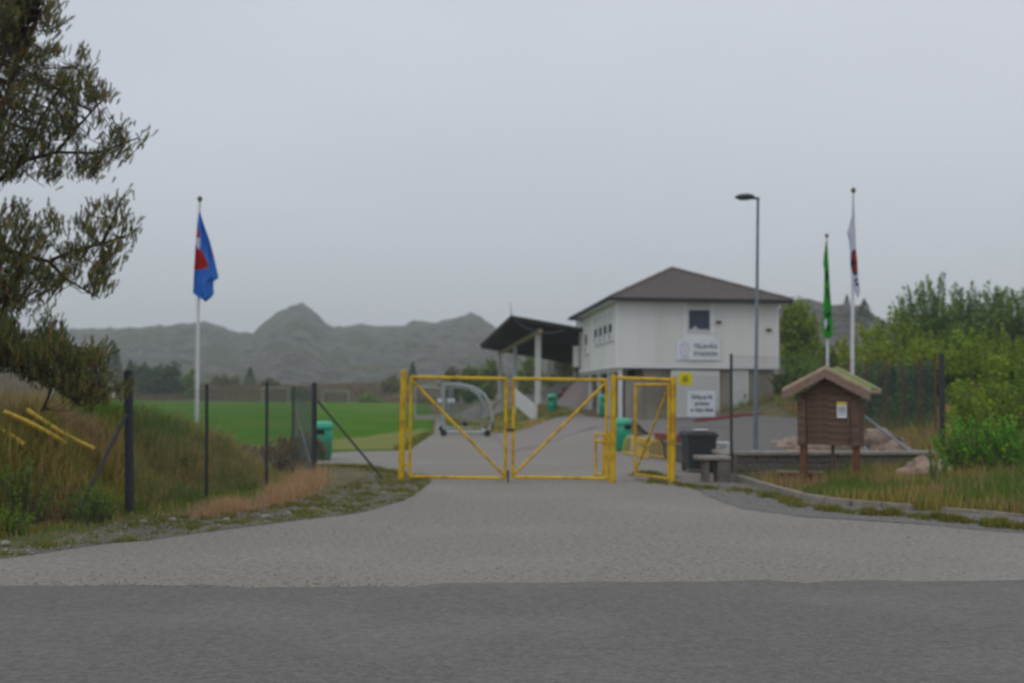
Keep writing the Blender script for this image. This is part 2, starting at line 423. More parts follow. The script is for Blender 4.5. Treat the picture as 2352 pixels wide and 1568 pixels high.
drape('worn_turf', wiggle([(-3.25,31.6),(-4.5,31.3),(-7.5,31.2),(-8.5,33.0),(-6.5,35.5),(-5.4,41.0),(-4.2,50.0),(-3.75,50.0),(-3.45,44.5)], .35, ymax=60), M['worn_turf'], 0.008, step=1.6)
ramp_poly = [(GH(a, b_).x, GH(a, b_).y) for a, b_ in [(1165,1038),(1300,1001),(1436,972),(1436,960),(1300,966),(1230,976),(1140,1006)]]
drape('paved_ramp', wiggle(ramp_poly, 0.1, ymax=60), M['ramp'], 0.012, step=0.4)

# raised terrace behind the block wall
def Zt(x, y): return 0.43 + 0.19*sm(22, 44, y) + 0.03*mnoise.noise(Vector((x*.8, y*.8, 5))) + 0.25*sm(7, 9.5, x)*sm(24, 29, y)
WALL = [(8.35, 21.9), (4.30, 21.25), (4.40, 24.3), (3.80, 31.2)]
terrace_poly = [(4.42,21.38),(8.3,22.0),(9.0,24.0),(9.4,30.0),(10.2,42.0),(11.0,46.4),(5.0,46.2),(3.9,31.2),(4.52,24.3)]
drape('gravel_terrace', terrace_poly, M['gravel'], 0.0, zf=Zt)

# ---------------------------------------------------------------- haze, mountains and far ground
def ridge_mesh(name, ridge, Dr, Db, zb, m, seed, rough, thick=90, n_v=40, step=8):
    vs = []; fs = []
    px0, px1 = ridge[0][0], ridge[-1][0]; cols = int((px1-px0)/step)+1
    rows = n_v + 8
    for i in range(cols):
        px = px0 + i*step
        D = Dr*(1 + 0.10*mnoise.noise(Vector((px*.004, seed, 0))))
        top = P(px, interp(ridge, px) + (4.0 if Dr > 300 else 2.0)*mnoise.fractal(Vector((px*.035, seed*3, 0)), .8, 2.1, 5), D)
        for j in range(rows):
            if j <= n_v:
                v = j/n_v; d = lerp(Db, D, v)
                z = lerp(zb, top.z, 0.55*v + 0.45*sm(0.25, 1.0, v))
                edge = v*(1-v)*4
            else:
                v = (j-n_v)/8; d = D + thick*v; z = top.z*(1-v) + zb*v; edge = 0.1
            x = (px-1176)/FPX*d
            q = Vector((x*0.018, d*0.018, seed))
            nz = mnoise.fractal(q, 0.8, 2.1, 6) + 0.6*mnoise.ridged_multi_fractal(q*1.7, 0.9, 2.0, 5, 1.0, 2.0) - 0.6
            z += rough*nz*(0.06 + edge*(0.35 + 0.65*(1-v)))*(0.3 + 0.7*min(1, j/8))
            if j == n_v: z = top.z + 0.012*rough*Dr*0.02*mnoise.fractal(Vector((px*.05, 0, seed)), 1, 2, 4)
            vs.append((x, d, z))
    for i in range(cols-1):
        for j in range(rows-1):
            fs.append((i*rows+j, (i+1)*rows+j, (i+1)*rows+j+1, i*rows+j+1))
    b = MB(); b.v = vs; b.f = fs; b.mi = [0]*len(fs)
    o = b.build(name, m, smooth=True); o["kind"] = 'structure'
    return o
ridge1 = [(-500,770),(-200,760),(0,758),(110,756),(200,755),(330,753),(400,746),(470,740),(510,750),(545,766),(578,769),(600,746),(622,727),(645,713),(668,702),(690,697),(706,702),(722,718),(750,745),(790,751),(830,743),(862,750),(925,752),(950,739),(1000,741),(1045,731),(1060,724),(1074,720),(1090,721),(1104,728),(1118,738),(1132,747),(1160,775),(1210,795),(1300,790),(1450,770),(1600,765),(1750,760),(1900,770),(2300,790),(2900,800)]
ridge_mesh('mountain', ridge1, 640, 230, 1.0, M['rockhill'], 3.3, 7.5, n_v=70, step=5)
ridge2 = [(1650,800),(1740,742),(1800,700),(1830,688),(1860,686),(1885,694),(1910,703),(1945,700),(1985,706),(2005,722),(2030,742),(2080,752),(2200,765),(2500,780),(2800,790)]
ridge_mesh('rocky_hill', ridge2, 190, 80, 1.0, M['rockhill'], 8.1, 2.4, thick=60, step=6)
# heather bank that closes the pitch
heath_tab = [(-400,862),(0,868),(250,874),(430,884),(560,888),(700,888),(800,884),(930,880),(1100,872),(1300,868)]
ridge_mesh('heather_bank', heath_tab, 185, 167, 0.0, M['heath'], 5.5, 0.45, thick=40, n_v=10, step=10)

hz = MB().box(-1600, 1600, -80, 1600, -1.3, 90)
hm = bpy.data.materials.new('haze'); hm.use_nodes = True; hm.node_tree.nodes.clear()
ho = hm.node_tree.nodes.new("ShaderNodeOutputMaterial"); hv = hm.node_tree.nodes.new("ShaderNodeVolumePrincipled")
hv.inputs['Color'].default_value = (0.9, 0.93, 0.96, 1); hv.inputs['Density'].default_value = 0.00075; hv.inputs['Anisotropy'].default_value = 0.2
hm.node_tree.links.new(hv.outputs[0], ho.inputs['Volume'])
haze = hz.build('haze', hm); tag(haze, 'thin grey haze over the whole scene', kind='stuff')

# ---------------------------------------------------------------- club house
HA = math.atan(0.077)
house = empty('club_house', (P(1418, 900, 46.7).x, 46.7, 0.60), HA)
tag(house, 'two storey club house, cream boarding above grey concrete, brown hipped roof', 'building')
HW, HD, ZU, ZE = 6.95, 11.7, 2.30, 4.98
b = MB()
b.box(0.0, HW, 0.0, HD, ZU, ZE)
upper = b.build('upper_wall', M['siding'], house)
# clapboards, each a plank proud of the wall
nb = 18; ph = (ZE-ZU)/nb
def plank(length):
    m_ = MB(); m_.add([(0,0,0),(length,0,0),(length,0,ph),(0,0,ph),(0,-.046,0.004),(length,-.046,0.004),(length,-.010,ph),(0,-.010,ph)],
                      [(4,5,6,7),(0,1,5,4),(3,7,6,2),(0,4,7,3),(1,2,6,5)]); return m_
pf = plank(HW).build('plank', M['siding'], upper, off=(0, -0.001, ZU))
for i in range(1, nb):
    o = pf.copy(); col.objects.link(o); o.location = (0, -0.001, ZU+i*ph)
ps = plank(HD).build('plank', M['siding'], upper, off=(-0.001, HD, ZU)); ps.rotation_euler = (0, 0, -math.pi/2)
for i in range(1, nb):
    o = ps.copy(); col.objects.link(o); o.location = (-0.001, HD, ZU+i*ph)
for x in (0.0, HW): MB().box(x-.075 if x else -.06, x+.075 if not x else HW+.06, -.065, .06, ZU-.02, ZE).build('corner_board', M['trim'], upper)
MB().box(-.06, HW+.06, -.06, HD+.05, ZU-.14, ZU-.015).build('drip_board', M['trim'], upper)
# ground floor: concrete, a dark opening, columns along the pitch side
low = MB(); low.box(1.22, HW-.14, 0.12, HD-.1, -0.3, ZU-.15)
lower = low.build('ground_floor_wall', M['concrete'], house)
lw = MB(); lw.box(0.36, 1.216, 0.14, 0.30, -0.3, 1.72)
lw.build('low_wall', M['concrete'], house)
ar = MB()
arc = [(0.36,1.72),(1.216,1.72),(1.216,2.12),(1.16,2.12),(1.14,1.98),(1.10,1.88)]
MB().prism([(1.216,1.724),(1.216,2.148),(1.0,2.148),(1.10,2.08),(1.15,1.98),(1.17,1.86),(1.17,1.724)], 0.141, 0.299).build('arch_corner', M['concrete'], house)
MB().prism([(0.36,1.724),(0.40,1.724),(0.40,1.86),(0.42,1.98),(0.48,2.08),(0.56,2.148),(0.36,2.148)], 0.141, 0.299).build('arch_corner', M['concrete'], house)
MB().box(0.40, 1.21, 2.6, 2.7, -0.3, 2.14).build('passage_shade_wall', M['dark'], house)  # near-black wall: the shade inside the opening is put into its colour
for k, yy in enumerate((0.16, 2.9, 5.8, 8.7, 11.5)):
    c = MB().bbox(0.06, 0.24, yy-.09, yy+.09, 0.04, ZU-.15, .012).build('column', M['white_paint'], house)
    MB().box(0.0, 0.30, yy-.15, yy+.15, -0.35, 0.04).build('footing', M['concrete'], c)
MB().box(0.08, 0.22, 0.26, 11.4, ZU-.30, ZU-.151).build('edge_beam', M['white_paint'], house)
# roof: stepped courses of tiles on a hip
ox = 0.42
x0, x1, y0, y1 = -ox, HW+ox+.05, -0.5, HD+0.55
zr0, zr1 = ZE+.10, ZE+2.02
cx = (x0+x1)/2; ry0, ry1 = y0+5.6, y1-4.0
rb = MB(); NC = 17
def hipfaces():
    A, B, C_, D_ = Vector((x0,y0,zr0)), Vector((x1,y0,zr0)), Vector((x1,y1,zr0)), Vector((x0,y1,zr0))
    E, F_ = Vector((cx,ry0,zr1)), Vector((cx,ry1,zr1))
    return [(A,B,E,E),(B,C_,F_,E),(C_,D_,F_,F_),(D_,A,E,F_)]
for (a, b_, c, d) in hipfaces():
    nrm = (b_-a).cross(d-a).normalized()
    for k in range(NC):
        t0, t1 = k/NC, (k+1)/NC
        l0, r0, l1, r1 = a.lerp(d, t0), b_.lerp(c, t0), a.lerp(d, t1), b_.lerp(c, t1)
        n = max(1, int((r0-l0).length/0.14)); vs = []; fs = []
        for q in range(n+1):
            u = q/n; w = 0.012*math.sin(q*math.pi) + (0.014 if q % 2 else -0.004)
            lo = l0.lerp(r0, u); hi = l1.lerp(r1, u)
            e_ = min(1, 6*min(u, 1-u))
            vs += [lo+nrm*(0.045+w*e_), hi+nrm*(0.012+w*e_), lo+nrm*(0.0)]
        for q in range(n):
            fs += [(q*3, q*3+3, q*3+4, q*3+1), (q*3+2, q*3+5, q*3+3, q*3)]
        rb.add(vs, fs)
roof = rb.build('roof', M['roof_tile'], house)
rc = MB()
for a, b_ in (((x0,y0,zr0),(cx,ry0,zr1)),((x1,y0,zr0),(cx,ry0,zr1)),((x0,y1,zr0),(cx,ry1,zr1)),((x1,y1,zr0),(cx,ry1,zr1)),((cx,ry0,zr1),(cx,ry1,zr1))):
    A = Vector(a)+Vector((0,0,.05)); B = Vector(b_)+Vector((0,0,.05))
    MB().path([A.lerp(B, k/12) + Vector((0,0,0.01*(k % 2))) for k in range(13)], .075, 8).build('ridge_tile', M['roof_tile'], roof)
MB().box(x0, x1, y0, y1, ZE+.02, ZE+.07).build('soffit', M['trim'], roof)
for nm, bx in (('front', (x0-.02, x1+.02, y0-.03, y0-.002)), ('left', (x0-.03, x0-.002, y0, y1)), ('right', (x1+.002, x1+.03, y0, y1)), ('back', (x0-.02, x1+.02, y1+.002, y1+.03))):
    MB().box(*bx, ZE+.0, ZE+.15).build('fascia', M['gutter'], roof)
gt = MB().path([(x0-.05, y0-.09, ZE+.10), (x1+.05, y0-.09, ZE+.09)], .065, 8).build('gutter', M['gutter'], roof)
MB().path([(x0-.09, y0-.05, ZE+.10), (x0-.09, y1+.05, ZE+.09)], .065, 8).build('gutter', M['gutter'], roof)
MB().path([(x1-.02,y0-.08,ZE+.06),(x1-.05,y0-.02,ZE-.12)], .04, 8).build('downpipe', M['gutter'], roof)
# front window with boards beside it
def window(x0_, x1_, z0, z1, yf, nm='window'):
    w = MB().box(x0_, x1_, yf-.035, yf-.028, z0, z1).build('window', M['glass'], house)
    fr = MB(); t = .055
    MB().box(x0_-t, x0_, yf-.07, yf+.03, z0-t, z1+t).build('frame', M['trim'], w)
    MB().box(x1_, x1_+t, yf-.07, yf+.03, z0-t, z1+t).build('frame', M['trim'], w)
    MB().box(x0_, x1_, yf-.07, yf+.03, z0-t, z0).build('sill', M['trim'], w)
    MB().box(x0_, x1_, yf-.07, yf+.03, z1, z1+t).build('frame', M['trim'], w)
    return w
wx0, wx1 = 3.06, 3.98
wn = window(wx0, wx1, 3.74, 4.66, -.035)
MB().box(wx0+.05, wx1-.05, -.08, -.071, 3.75, 3.83).build('curtain', M['curtain'], wn)
MB().prism([(wx0+.16,3.83),(wx0+.40,3.83),(wx0+.36,3.92),(wx0+.28,3.96),(wx0+.2,3.9)], -.08, -.071).build('curtain', M['curtain'], wn)
for xx in (wx0-.23, wx1+.07): MB().box(xx, xx+.15, -.075, -.004, 3.42, ZE).build('side_board', M['trim'], upper)
MB().box(wx0-.075, wx1+.065, -.07, -.004, 3.42, 3.67).build('apron_panel', M['trim'], upper)
# pitch-side windows (thin along x)
def side_window(ya, yb, z0, z1):
    w = MB().box(-.066, -.055, ya, yb, z0, z1).build('window', M['glass'], house)
    t = .06
    for a_, c_ in ((ya-t, ya), (yb, yb+t)): MB().box(-.105, -.004, a_, c_, z0-t, z1+t).build('frame', M['trim'], w)
    MB().box(-.105, -.004, ya, yb, z1, z1+t).build('frame', M['trim'], w)
    MB().box(-.12, -.004, ya, yb, z0-t, z0).build('sill', M['trim'], w)
    MB().box(-.078, -.068, ya+.02, yb-.02, lerp(z0, z1, .58), z1-.02).build('pane_reflection', M['curtain'], w)  # pale plate painting the light reflection in the upper pane
    MB().box(-.078, -.068, ya+.02, yb-.3, z0+.03, lerp(z0, z1, .26)).build('pane_reflection', M['curtain'], w)  # second pale plate, reflection painted low in the pane
for k in range(4): side_window(0.85+k*1.38, 0.85+k*1.38+1.08, 3.42, 4.62)
side_window(8.2, 9.3, 3.1, 4.7)
bo = MB().bbox(-.36, -.1, HD-.7, HD-.15, 2.45, 3.5, .02).build('balcony_box', M['white_paint'], house)
MB().box(-.40, -.06, HD-.74, HD-.11, 3.5, 3.55).build('cap', M['trim'], bo)
for k in range(3): MB().box(-.38, -.365, HD-.62+.16*k, HD-.52+.16*k, 2.5, 3.45).build('slat', M['trim'], bo)
MB().path([(-.12, HD+.02, ZE+.02), (-.12, HD+.02, -.2)], .05, 8).build('downpipe', M['gutter'], roof)
# two small wall lamps
for x, z in ((4.36, 4.15), (6.56, 3.84)):
    l_ = MB().bbox(x-.12, x+.12, -.14, -.03, z-.05, z+.05, .02).build('wall_lamp', M['beam_wood'], house)
    MB().bbox(x-.09, x+.09, -.17, -.142, z-.04, z+.03, .012).build('shade', M['dark'], l_)
# doors in the concrete
def board_door(xa, xb, z0, z1, n, handle):
    d = MB().box(xa, xb, .06, .115, z0, z1).build('door', M['white_paint'], house)
    w = (xb-xa)/n
    p0 = MB().bbox(.008, w-.008, 0, .022, 0, z1-z0, .004).build('plank', M['white_paint'], d, off=(xa, .037, z0))
    for k in range(1, n):
        o = p0.copy(); col.objects.link(o); o.location = (xa+k*w, .037, z0)
    for a_, c_ in ((xa-.07, xa), (xb, xb+.07)): MB().box(a_, c_, .03, .118, z0, z1+.07).build('door_frame', M['trim'], d)
    MB().box(xa, xb, .03, .118, z1, z1+.07).build('door_frame', M['trim'], d)
    MB().bbox(handle-.07, handle+.03, -.02, .01, z0+.98, z0+1.01, .008).build('handle', M['dark_metal'], d)
    MB().box(handle-.02, handle+.02, -.01, .037, z0+.9, z0+1.06).build('lock_plate', M['dark_metal'], d)
board_door(2.40, 4.35, 0.06, 2.0, 12, 3.45)
board_door(5.02, 5.62, 0.02, 2.02, 5, 5.54)
MB().box(2.2, 4.5, -.35, .11, -.25, 0.02).build('doorstep', M['concrete_pale'], house)

def text_mesh(txt, size, align='CENTER', bold=0.0):
    cu = bpy.data.curves.new('lettering', 'FONT'); cu.body = txt; cu.size = size; cu.align_x = align; cu.align_y = 'CENTER'
    cu.offset = bold; cu.extrude = 0.002; cu.resolution_u = 3
    o = bpy.data.objects.new('lettering_source', cu); col.objects.link(o)
    dg = bpy.context.evaluated_depsgraph_get()
    me = bpy.data.meshes.new_from_object(o.evaluated_get(dg))
    bpy.data.objects.remove(o); bpy.data.curves.remove(cu)
    return me
def lettering(txt, size, m, parent, loc, bold=0.0, rot=(math.pi/2, 0, 0), width=None):
    me = text_mesh(txt, size, 'CENTER', bold); me.materials.clear(); me.materials.append(m)
    o = bpy.data.objects.new('lettering', me); col.objects.link(o); o.parent = parent
    o.location = loc; o.rotation_euler = rot
    if width:
        xs_ = [v.co.x for v in me.vertices]; k = width/(max(xs_)-min(xs_)); o.scale = (k, 1, 1)
    return o

# name board under the window
hs = empty('name_board', house.matrix_basis @ Vector((0,0,0)), HA)
hs.location = Matrix.Translation(house.location) @ Matrix.Rotation(HA, 4, 'Z') @ Vector((3.49, -.06, 2.51))
tag(hs, 'white name board with crest and two lines of dark lettering under the front window', 'sign')
bw = 1.90
MB().bbox(-bw/2, bw/2, -.03, 0, 0, .92, .008).build('board', M['sign_white'], hs)
lettering('TELAVÅG', .25, M['ink'], hs, (.30, -.034, .58), bold=.006, width=1.02)
lettering('STADION', .25, M['ink'], hs, (.30, -.034, .26), bold=.006, width=1.02)
cr = MB().prism([(-.60-.2,.62),(-.6+.2,.62),(-.6+.2,.38),(-.6+.12,.22),(-.6,.15),(-.6-.12,.22),(-.6-.2,.38)], -.034, -.0305).build('crest', M['ink_soft'], hs)
MB().prism([(-.6-.16,.58),(-.6+.16,.58),(-.6+.16,.39),(-.6+.1,.26),(-.6,.2),(-.6-.1,.26),(-.6-.16,.39)], -.037, -.0345).build('field', M['sign_white'], cr)
mat('ink_pink', S(206,188,196), S(198,180,190), scale=9, rough=0.7)
MB().prism([(-.6-.07,.34),(-.6+.07,.34),(-.6+.03,.5),(-.6,.56),(-.6-.03,.5)], -.040, -.0375).build('emblem', M['ink_pink'], cr)
for sgn, zc in ((1, .40), (-1, .42)):
    pts = [(-.6 + .30*math.cos(a), zc + sgn*.36*math.sin(a)) for a in [R(50+8*k) for k in range(11)]]
    pts2 = [(-.6 + .25*math.cos(a), zc + sgn*.31*math.sin(a)) for a in [R(130-8*k) for k in range(11)]]
    MB().prism(pts+pts2, -.034, -.0305).build('ribbon', M['ink_soft'], hs)

# ---------------------------------------------------------------- grandstand
gs0 = P(1235, 905, 58)
stand = empty('grandstand', (gs0.x, 58, H(gs0.x, 58)), HA)
tag(stand, 'small open grandstand, dark sloping roof on white columns, concrete steps', 'grandstand')
zb = stand.location.z
def sl(wx, wy, wz):
    q = Vector((wx, wy, wz)) - stand.location
    return Matrix.Rotation(-HA, 3, 'Z') @ q
LEN = 31.5
zbeam = 4.75 - zb
for k, yy in enumerate((0.0, 15.2, 30.5)):
    c = MB().bbox(-.14 if k == 0 else -.12, .16 if k == 0 else .13, yy-.14, yy+.14, 0.1, zbeam+.02, .02).build('column', M['white_paint'], stand)
    MB().box(-.22, .24, yy-.22, yy+.22, -.3, .1).build('footing', M['concrete'], c)
MB().box(-.09, .11, -1.2, LEN, zbeam+.02, zbeam+.24).build('front_beam', M['beam_wood'], stand)
fz = 5.52 - zb; slope = -0.165
def roofz(x): return fz + slope*(x+1.55)
r_ = MB(); r_.add([(-1.55,-1.3,roofz(-1.55)),(7.2,-1.3,roofz(7.2)),(7.2,LEN+.6,roofz(7.2)),(-1.55,LEN+.6,roofz(-1.55)),
                  (-1.55,-1.3,roofz(-1.55)+.16),(7.2,-1.3,roofz(7.2)+.16),(7.2,LEN+.6,roofz(7.2)+.16),(-1.55,LEN+.6,roofz(-1.55)+.16)],
                 [(0,3,2,1),(4,5,6,7),(0,1,5,4),(1,2,6,5),(2,3,7,6),(3,0,4,7)])
sr = r_.build('roof', M['stand_roof'], stand)
r2 = [MB().add([(-1.5,y-.05,roofz(-1.5)-.2),(7.1,y-.05,roofz(7.1)-.2),(7.1,y+.05,roofz(7.1)-.2),(-1.5,y+.05,roofz(-1.5)-.2),
       (-1.5,y-.05,roofz(-1.5)-.004),(7.1,y-.05,roofz(7.1)-.004),(7.1,y+.05,roofz(7.1)-.004),(-1.5,y+.05,roofz(-1.5)-.004)],
      [(0,3,2,1),(4,5,6,7),(0,1,5,4),(1,2,6,5),(2,3,7,6),(3,0,4,7)]).build('rafter', M['stand_roof'], sr) for y in [0.2+3.1*k for k in range(11)]]
# hanging cable under the roof and an aerial on its corner
MB().path([(-1.3+2.6*t, -1.0, roofz(-1.3+2.6*t)-.05-1.6*t*(1-t)) for t in [k/10 for k in range(11)]], .022, 6).build('cable', M['galv'], stand)
MB().tube((-1.5,-1.2,roofz(-1.5)+.15),(-1.58,-1.2,roofz(-1.5)+.85), .03, .012, 6).build('aerial', M['galv'], stand)
# terraces rising to the back
for k in range(7):
    MB().box(1.3+k*.8, 1.3+(k+1)*.8-.004 if k < 6 else 7.1, 0.6, LEN-.5, -.4, .35+k*.30).build('step', M['concrete_pale'], stand)
MB().prism([(1.0,-.3),(6.9,-.3),(6.9,3.0),(5.9,2.75)], .25, .58).build('end_wall', M['concrete'], stand)
MB().box(6.9, 7.1, 0.4, LEN-.3, -.4, roofz(7)-.25).build('back_wall', M['concrete'], stand)
for k in range(6):
    s_ = MB().bbox(1.5, 1.9, 1.2+k*.62, 1.7+k*.62, .655, .70, .01).build('seat', M['red'], stand)
    MB().bbox(1.87, 1.92, 1.2+k*.62, 1.7+k*.62, .70, 1.05, .01).build('backrest', M['red'], s_)
    MB().box(1.62, 1.78, 1.4+k*.62, 1.5+k*.62, .352, .655).build('bracket', M['dark_metal'], s_)
# white boarded side panel of the front steps
wp = empty('stair_panel', P(1225, 960, 50)); wp.location.z = H(wp.location.x, 50)
tag(wp, 'white boarded side panel sloping down beside the front steps of the grandstand', 'panel')
q0 = P(1226, 950, 50) - wp.location; q1 = P(1184, 906, 55) - wp.location
for k in range(5):
    t0, t1 = k/5, (k+1)/5-.01
    A = Vector((q0.x, q0.y, 0.02)); B = Vector((q1.x-.1, q1.y, H(*(P(1184,906,55).xy))-wp.location.z+.55))
    a0 = A+Vector((0,0,.80*t0)); a1 = A+Vector((0,0,.80*t1)); b0 = B+Vector((0,0,.80*t0)); b1 = B+Vector((0,0,.80*t1)); th = Vector((.04,.02,0))
    MB().add([a0,b0,b1,a1,a0+th,b0+th,b1+th,a1+th],[(0,1,2,3),(7,6,5,4),(0,4,5,1),(1,5,6,2),(2,6,7,3),(3,7,4,0)]).build('board', M['white_paint'], wp)
MB().box(A.x+.05, A.x+.15, A.y-.02, A.y+.08, -.3, .86).build('post', M['white_paint'], wp)
MB().box(B.x+.05, B.x+.15, B.y-.08, B.y+.02, -.1, B.z+.84).build('post', M['white_paint'], wp)
# grey embankment between stand and house
emb = MB()
E0 = [P(1245, 930, 56), P(1340, 935, 56), P(1345, 838, 58), P(1325, 845, 58), P(1250, 905, 57)]
zg = 0.6
em = []
for t in [k/12 for k in range(13)]:
    for s_ in [j/8 for j in range(9)]:
        x = lerp(1.75, 4.3, s_); y = lerp(55.0, 57.9, t)
        z = lerp(H(x, y)-.05, .55+2.35*sm(-.05, 1.0, s_*.85+.12*t), sm(0, .9, t)) + .05*mnoise.noise(Vector((x*2, y*2, 0)))
        em.append((x, y, z))
eb = MB(); eb.v = em; eb.f = [(i*9+j, i*9+j+1, (i+1)*9+j+1, (i+1)*9+j) for i in range(12) for j in range(8)]; eb.mi = [0]*len(eb.f)
tag(eb.build('embankment', M['ramp'], smooth=True), kind='structure')

# ---------------------------------------------------------------- gates
def gate_post(parent, px, top, base, D, r=.052, lean=0):
    p1 = P(px+lean, top, D); p0 = G(px, base); p0 = Vector((P(px, base, D).x, D, H(P(px, base, D).x, D)-.15))
    o = MB().tube(p0, p1, r, r, 14).build('post', M['yellow'], parent, world=True, smooth=False)
    MB().tube(p1, p1+Vector((0,0,.012)), r+.006, r*.6, 14).build('cap', M['yellow'], o, world=True)
    return p0, p1
DG = 20.2
gf = empty('yellow_portal', (P(1408,1105,DG).x, DG, 0)); tag(gf, 'yellow steel gate posts and the portal over the narrow footpath gate', 'portal')
pL0, pL1 = gate_post(gf, 921, 850, 1106, DG, .056, 7)
pM0, pM1 = gate_post(gf, 1407, 861, 1107, DG, .052, 3)
pR0, pR1 = gate_post(gf, 1544, 866, 1108, DG, .052, 3)
MB().tube(pM1-Vector((0,0,.05)), pR1-Vector((0,0,.05)), .032, None, 10).build('top_bar', M['yellow'], gf, world=True)
def leaf(name, label, hinge_base, free_base, h0, h1, braced_low_free=True, r=.030, sag=0.0):
    """rectangular tube gate: hinge stile, free stile, rails and one diagonal"""
    o = empty(name, hinge_base)
    a0 = hinge_base+Vector((0,0,h0)); a1 = hinge_base+Vector((0,0,h1)); f0 = free_base+Vector((0,0,h0-sag)); f1 = free_base+Vector((0,0,h1-sag))
    MB().tube(a0, a1, r, None, 10).build('hinge_stile', M['yellow'], o, world=True)
    MB().tube(f0, f1, r, None, 10).build('lock_stile', M['yellow'], o, world=True)
    MB().tube(a1, f1, r, None, 10).build('top_rail', M['yellow'], o, world=True)
    MB().tube(a0, f0, r, None, 10).build('bottom_rail', M['yellow'], o, world=True)
    d = (f0-a0).normalized()*.02
    MB().tube(a1-Vector((0,0,.06))+d, f0+Vector((0,0,.05))-d, r*.9, None, 10).build('diagonal_brace', M['yellow'], o, world=True)
    return o, a0, a1, f0, f1
def flat(px, py, D): q = P(px, py, D); return Vector((q.x, D, 0))
g1, a0, a1, f0, f1 = leaf('gate_leaf', '', flat(941,1098,DG), flat(1161,1098,DG), .085, 1.905, sag=.02)
tag(g1, 'left yellow leaf of the wide vehicle gate, diagonal falling to the middle', 'gate')
for z in (.30, .95, 1.70):
    MB().bar((pL0.x+.03+z*.012, DG, z), (a0.x, DG, z), .05, .05).build('hinge', M['yellow'], g1, world=True)
g2, b0, b1, c0, c1 = leaf('gate_leaf', '', flat(1392,1101,DG), flat(1178,1101,DG), .075, 1.875, sag=-.012)
tag(g2, 'right yellow leaf of the wide vehicle gate, diagonal rising from the middle', 'gate')
for z in (.12, .90, 1.60):
    MB().bar((pM0.x-.03+z*.006, DG, z), (b0.x, DG, z), .05, .05).build('hinge', M['yellow'], g2, world=True)
MB().bar((f0.x, DG-.03, .95), (c0.x+.02, DG-.03, .95), .03, .05).build('latch', M['dark_metal'], g2, world=True)
MB().tube((f0.x+.05, DG-.05, .0), (f0.x+.05, DG-.05, .22), .02, None, 8).build('drop_bolt', M['dark_metal'], g1, world=True)
hx = flat(1536, 1104, DG)
g3, *_ = leaf('footpath_gate', '', hx, Vector((hx.x-.50, DG+1.0, 0)), .08, 1.80, r=.026)
tag(g3, 'narrow yellow footpath gate standing half open inwards', 'gate')
for z in (.16, 1.45): MB().bar((pR0.x+.0, DG, z), (hx.x, DG, z), .05, .05).build('hinge', M['yellow'], g3, world=True)
# low yellow barrier just inside
bl = empty('yellow_barrier', flat(1385, 1095, 21.0)); tag(bl, 'low yellow tube barrier standing behind the right gate leaf', 'barrier')
c_ = flat(1370, 1092, 21.4); d_ = flat(1403, 1092, 20.7)
A = [Vector((c_.x, 21.6, 0)), Vector((c_.x+.12, 21.2, 0)), Vector((d_.x-.02, 20.75, 0))]
for a in A: MB().tube(a-Vector((0,0,.1)), a+Vector((0,0,.86)), .026, None, 10).build('upright', M['yellow'], bl, world=True)
for z in (.84, .70, .06): MB().path([A[0]+Vector((0,0,z)), A[1]+Vector((0,0,z)), A[2]+Vector((0,0,z))], .024, 10).build('rail', M['yellow'], bl, world=True)

# ---------------------------------------------------------------- chain link fences
def chain(parent, A, B, z0, z1, m, pitch=.062, r=.0024):
    """diagonal wires between two posts"""
    A = Vector(A); B = Vector(B); L_ = (B-A).length; t = (B-A).normalized(); h = z1-z0
    b = MB(); k = -h
    nrm = Vector((-t.y, t.x, 0))
    za = A.z; zb_ = B.z
    def pt(u, v): return A + t*u + Vector((0,0,z0+v)) + Vector((0,0,0))
    st = pitch*1.414
    u = -h
    while u < L_:
        for sgn in (1, -1):
            if sgn == 1: ua, va, ub, vb = u, 0.0, u+h, h
            else: ua, va, ub, vb = u, h, u+h, 0.0
            if ua < 0: va += (-ua)*sgn; ua = 0
            if ub > L_: vb -= (ub-L_)*sgn; ub = L_
            if ub-ua > .01: b.path([pt(ua, va)+nrm*.004*sgn, pt(ub, vb)+nrm*.004*sgn], r, 3, False)
        u += st
    for v in (0.0, h*.5, h): b.path([pt(0, v), pt(L_, v)], r*1.2, 3, False)
    o = b.build('wire_mesh', m, parent, world=True); o["kind"] = 'stuff'
    return o
fp = [(300,1185,14.4,852,.058), (475,1150,16.35,884,.026), (613,1125,18.25,877,.026), (722,1098,20.3,880,.05)]
fl = empty('chain_link_fence', flat(300,1185,14.4)); tag(fl, 'chain link fence on dark posts along the grassy bank at left', 'fence')
tops = []
for px, py, D, tp, r in fp:
    p1 = P(px-(5 if r > .05 else 0), tp, D); x = P(px, py, D).x
    zg = H(x, D); tops.append((Vector((x, D, zg)), p1))
    po = MB().tube((x, D, zg-.3), p1, r, r*.97, 14).build('post', M['dark_post'], fl, world=True)
    MB().tube(p1, p1+Vector((0,0,.02)), r*1.08, r*.5, 14).build('cap', M['dark_post'], po, world=True)
for (a, ta), (b_, tb) in zip(tops, tops[1:]):
    chain(fl, (a.x, a.y, 0), (b_.x, b_.y, 0), min(.25, .12), min(ta.z, tb.z)-.08, M['wire'])
e0 = P(160, 1098, 13.4); MB().tube(P(291, 950, 14.35), (e0.x, e0.y, H(e0.x, e0.y)-.1), .022, None, 10).build('brace', M['dark_metal'], fl, world=True)
e0 = P(888, 1084, 20.4); MB().tube(P(730, 920, 20.3), (e0.x, e0.y, -.05), .022, None, 10).build('brace', M['dark_metal'], fl, world=True)
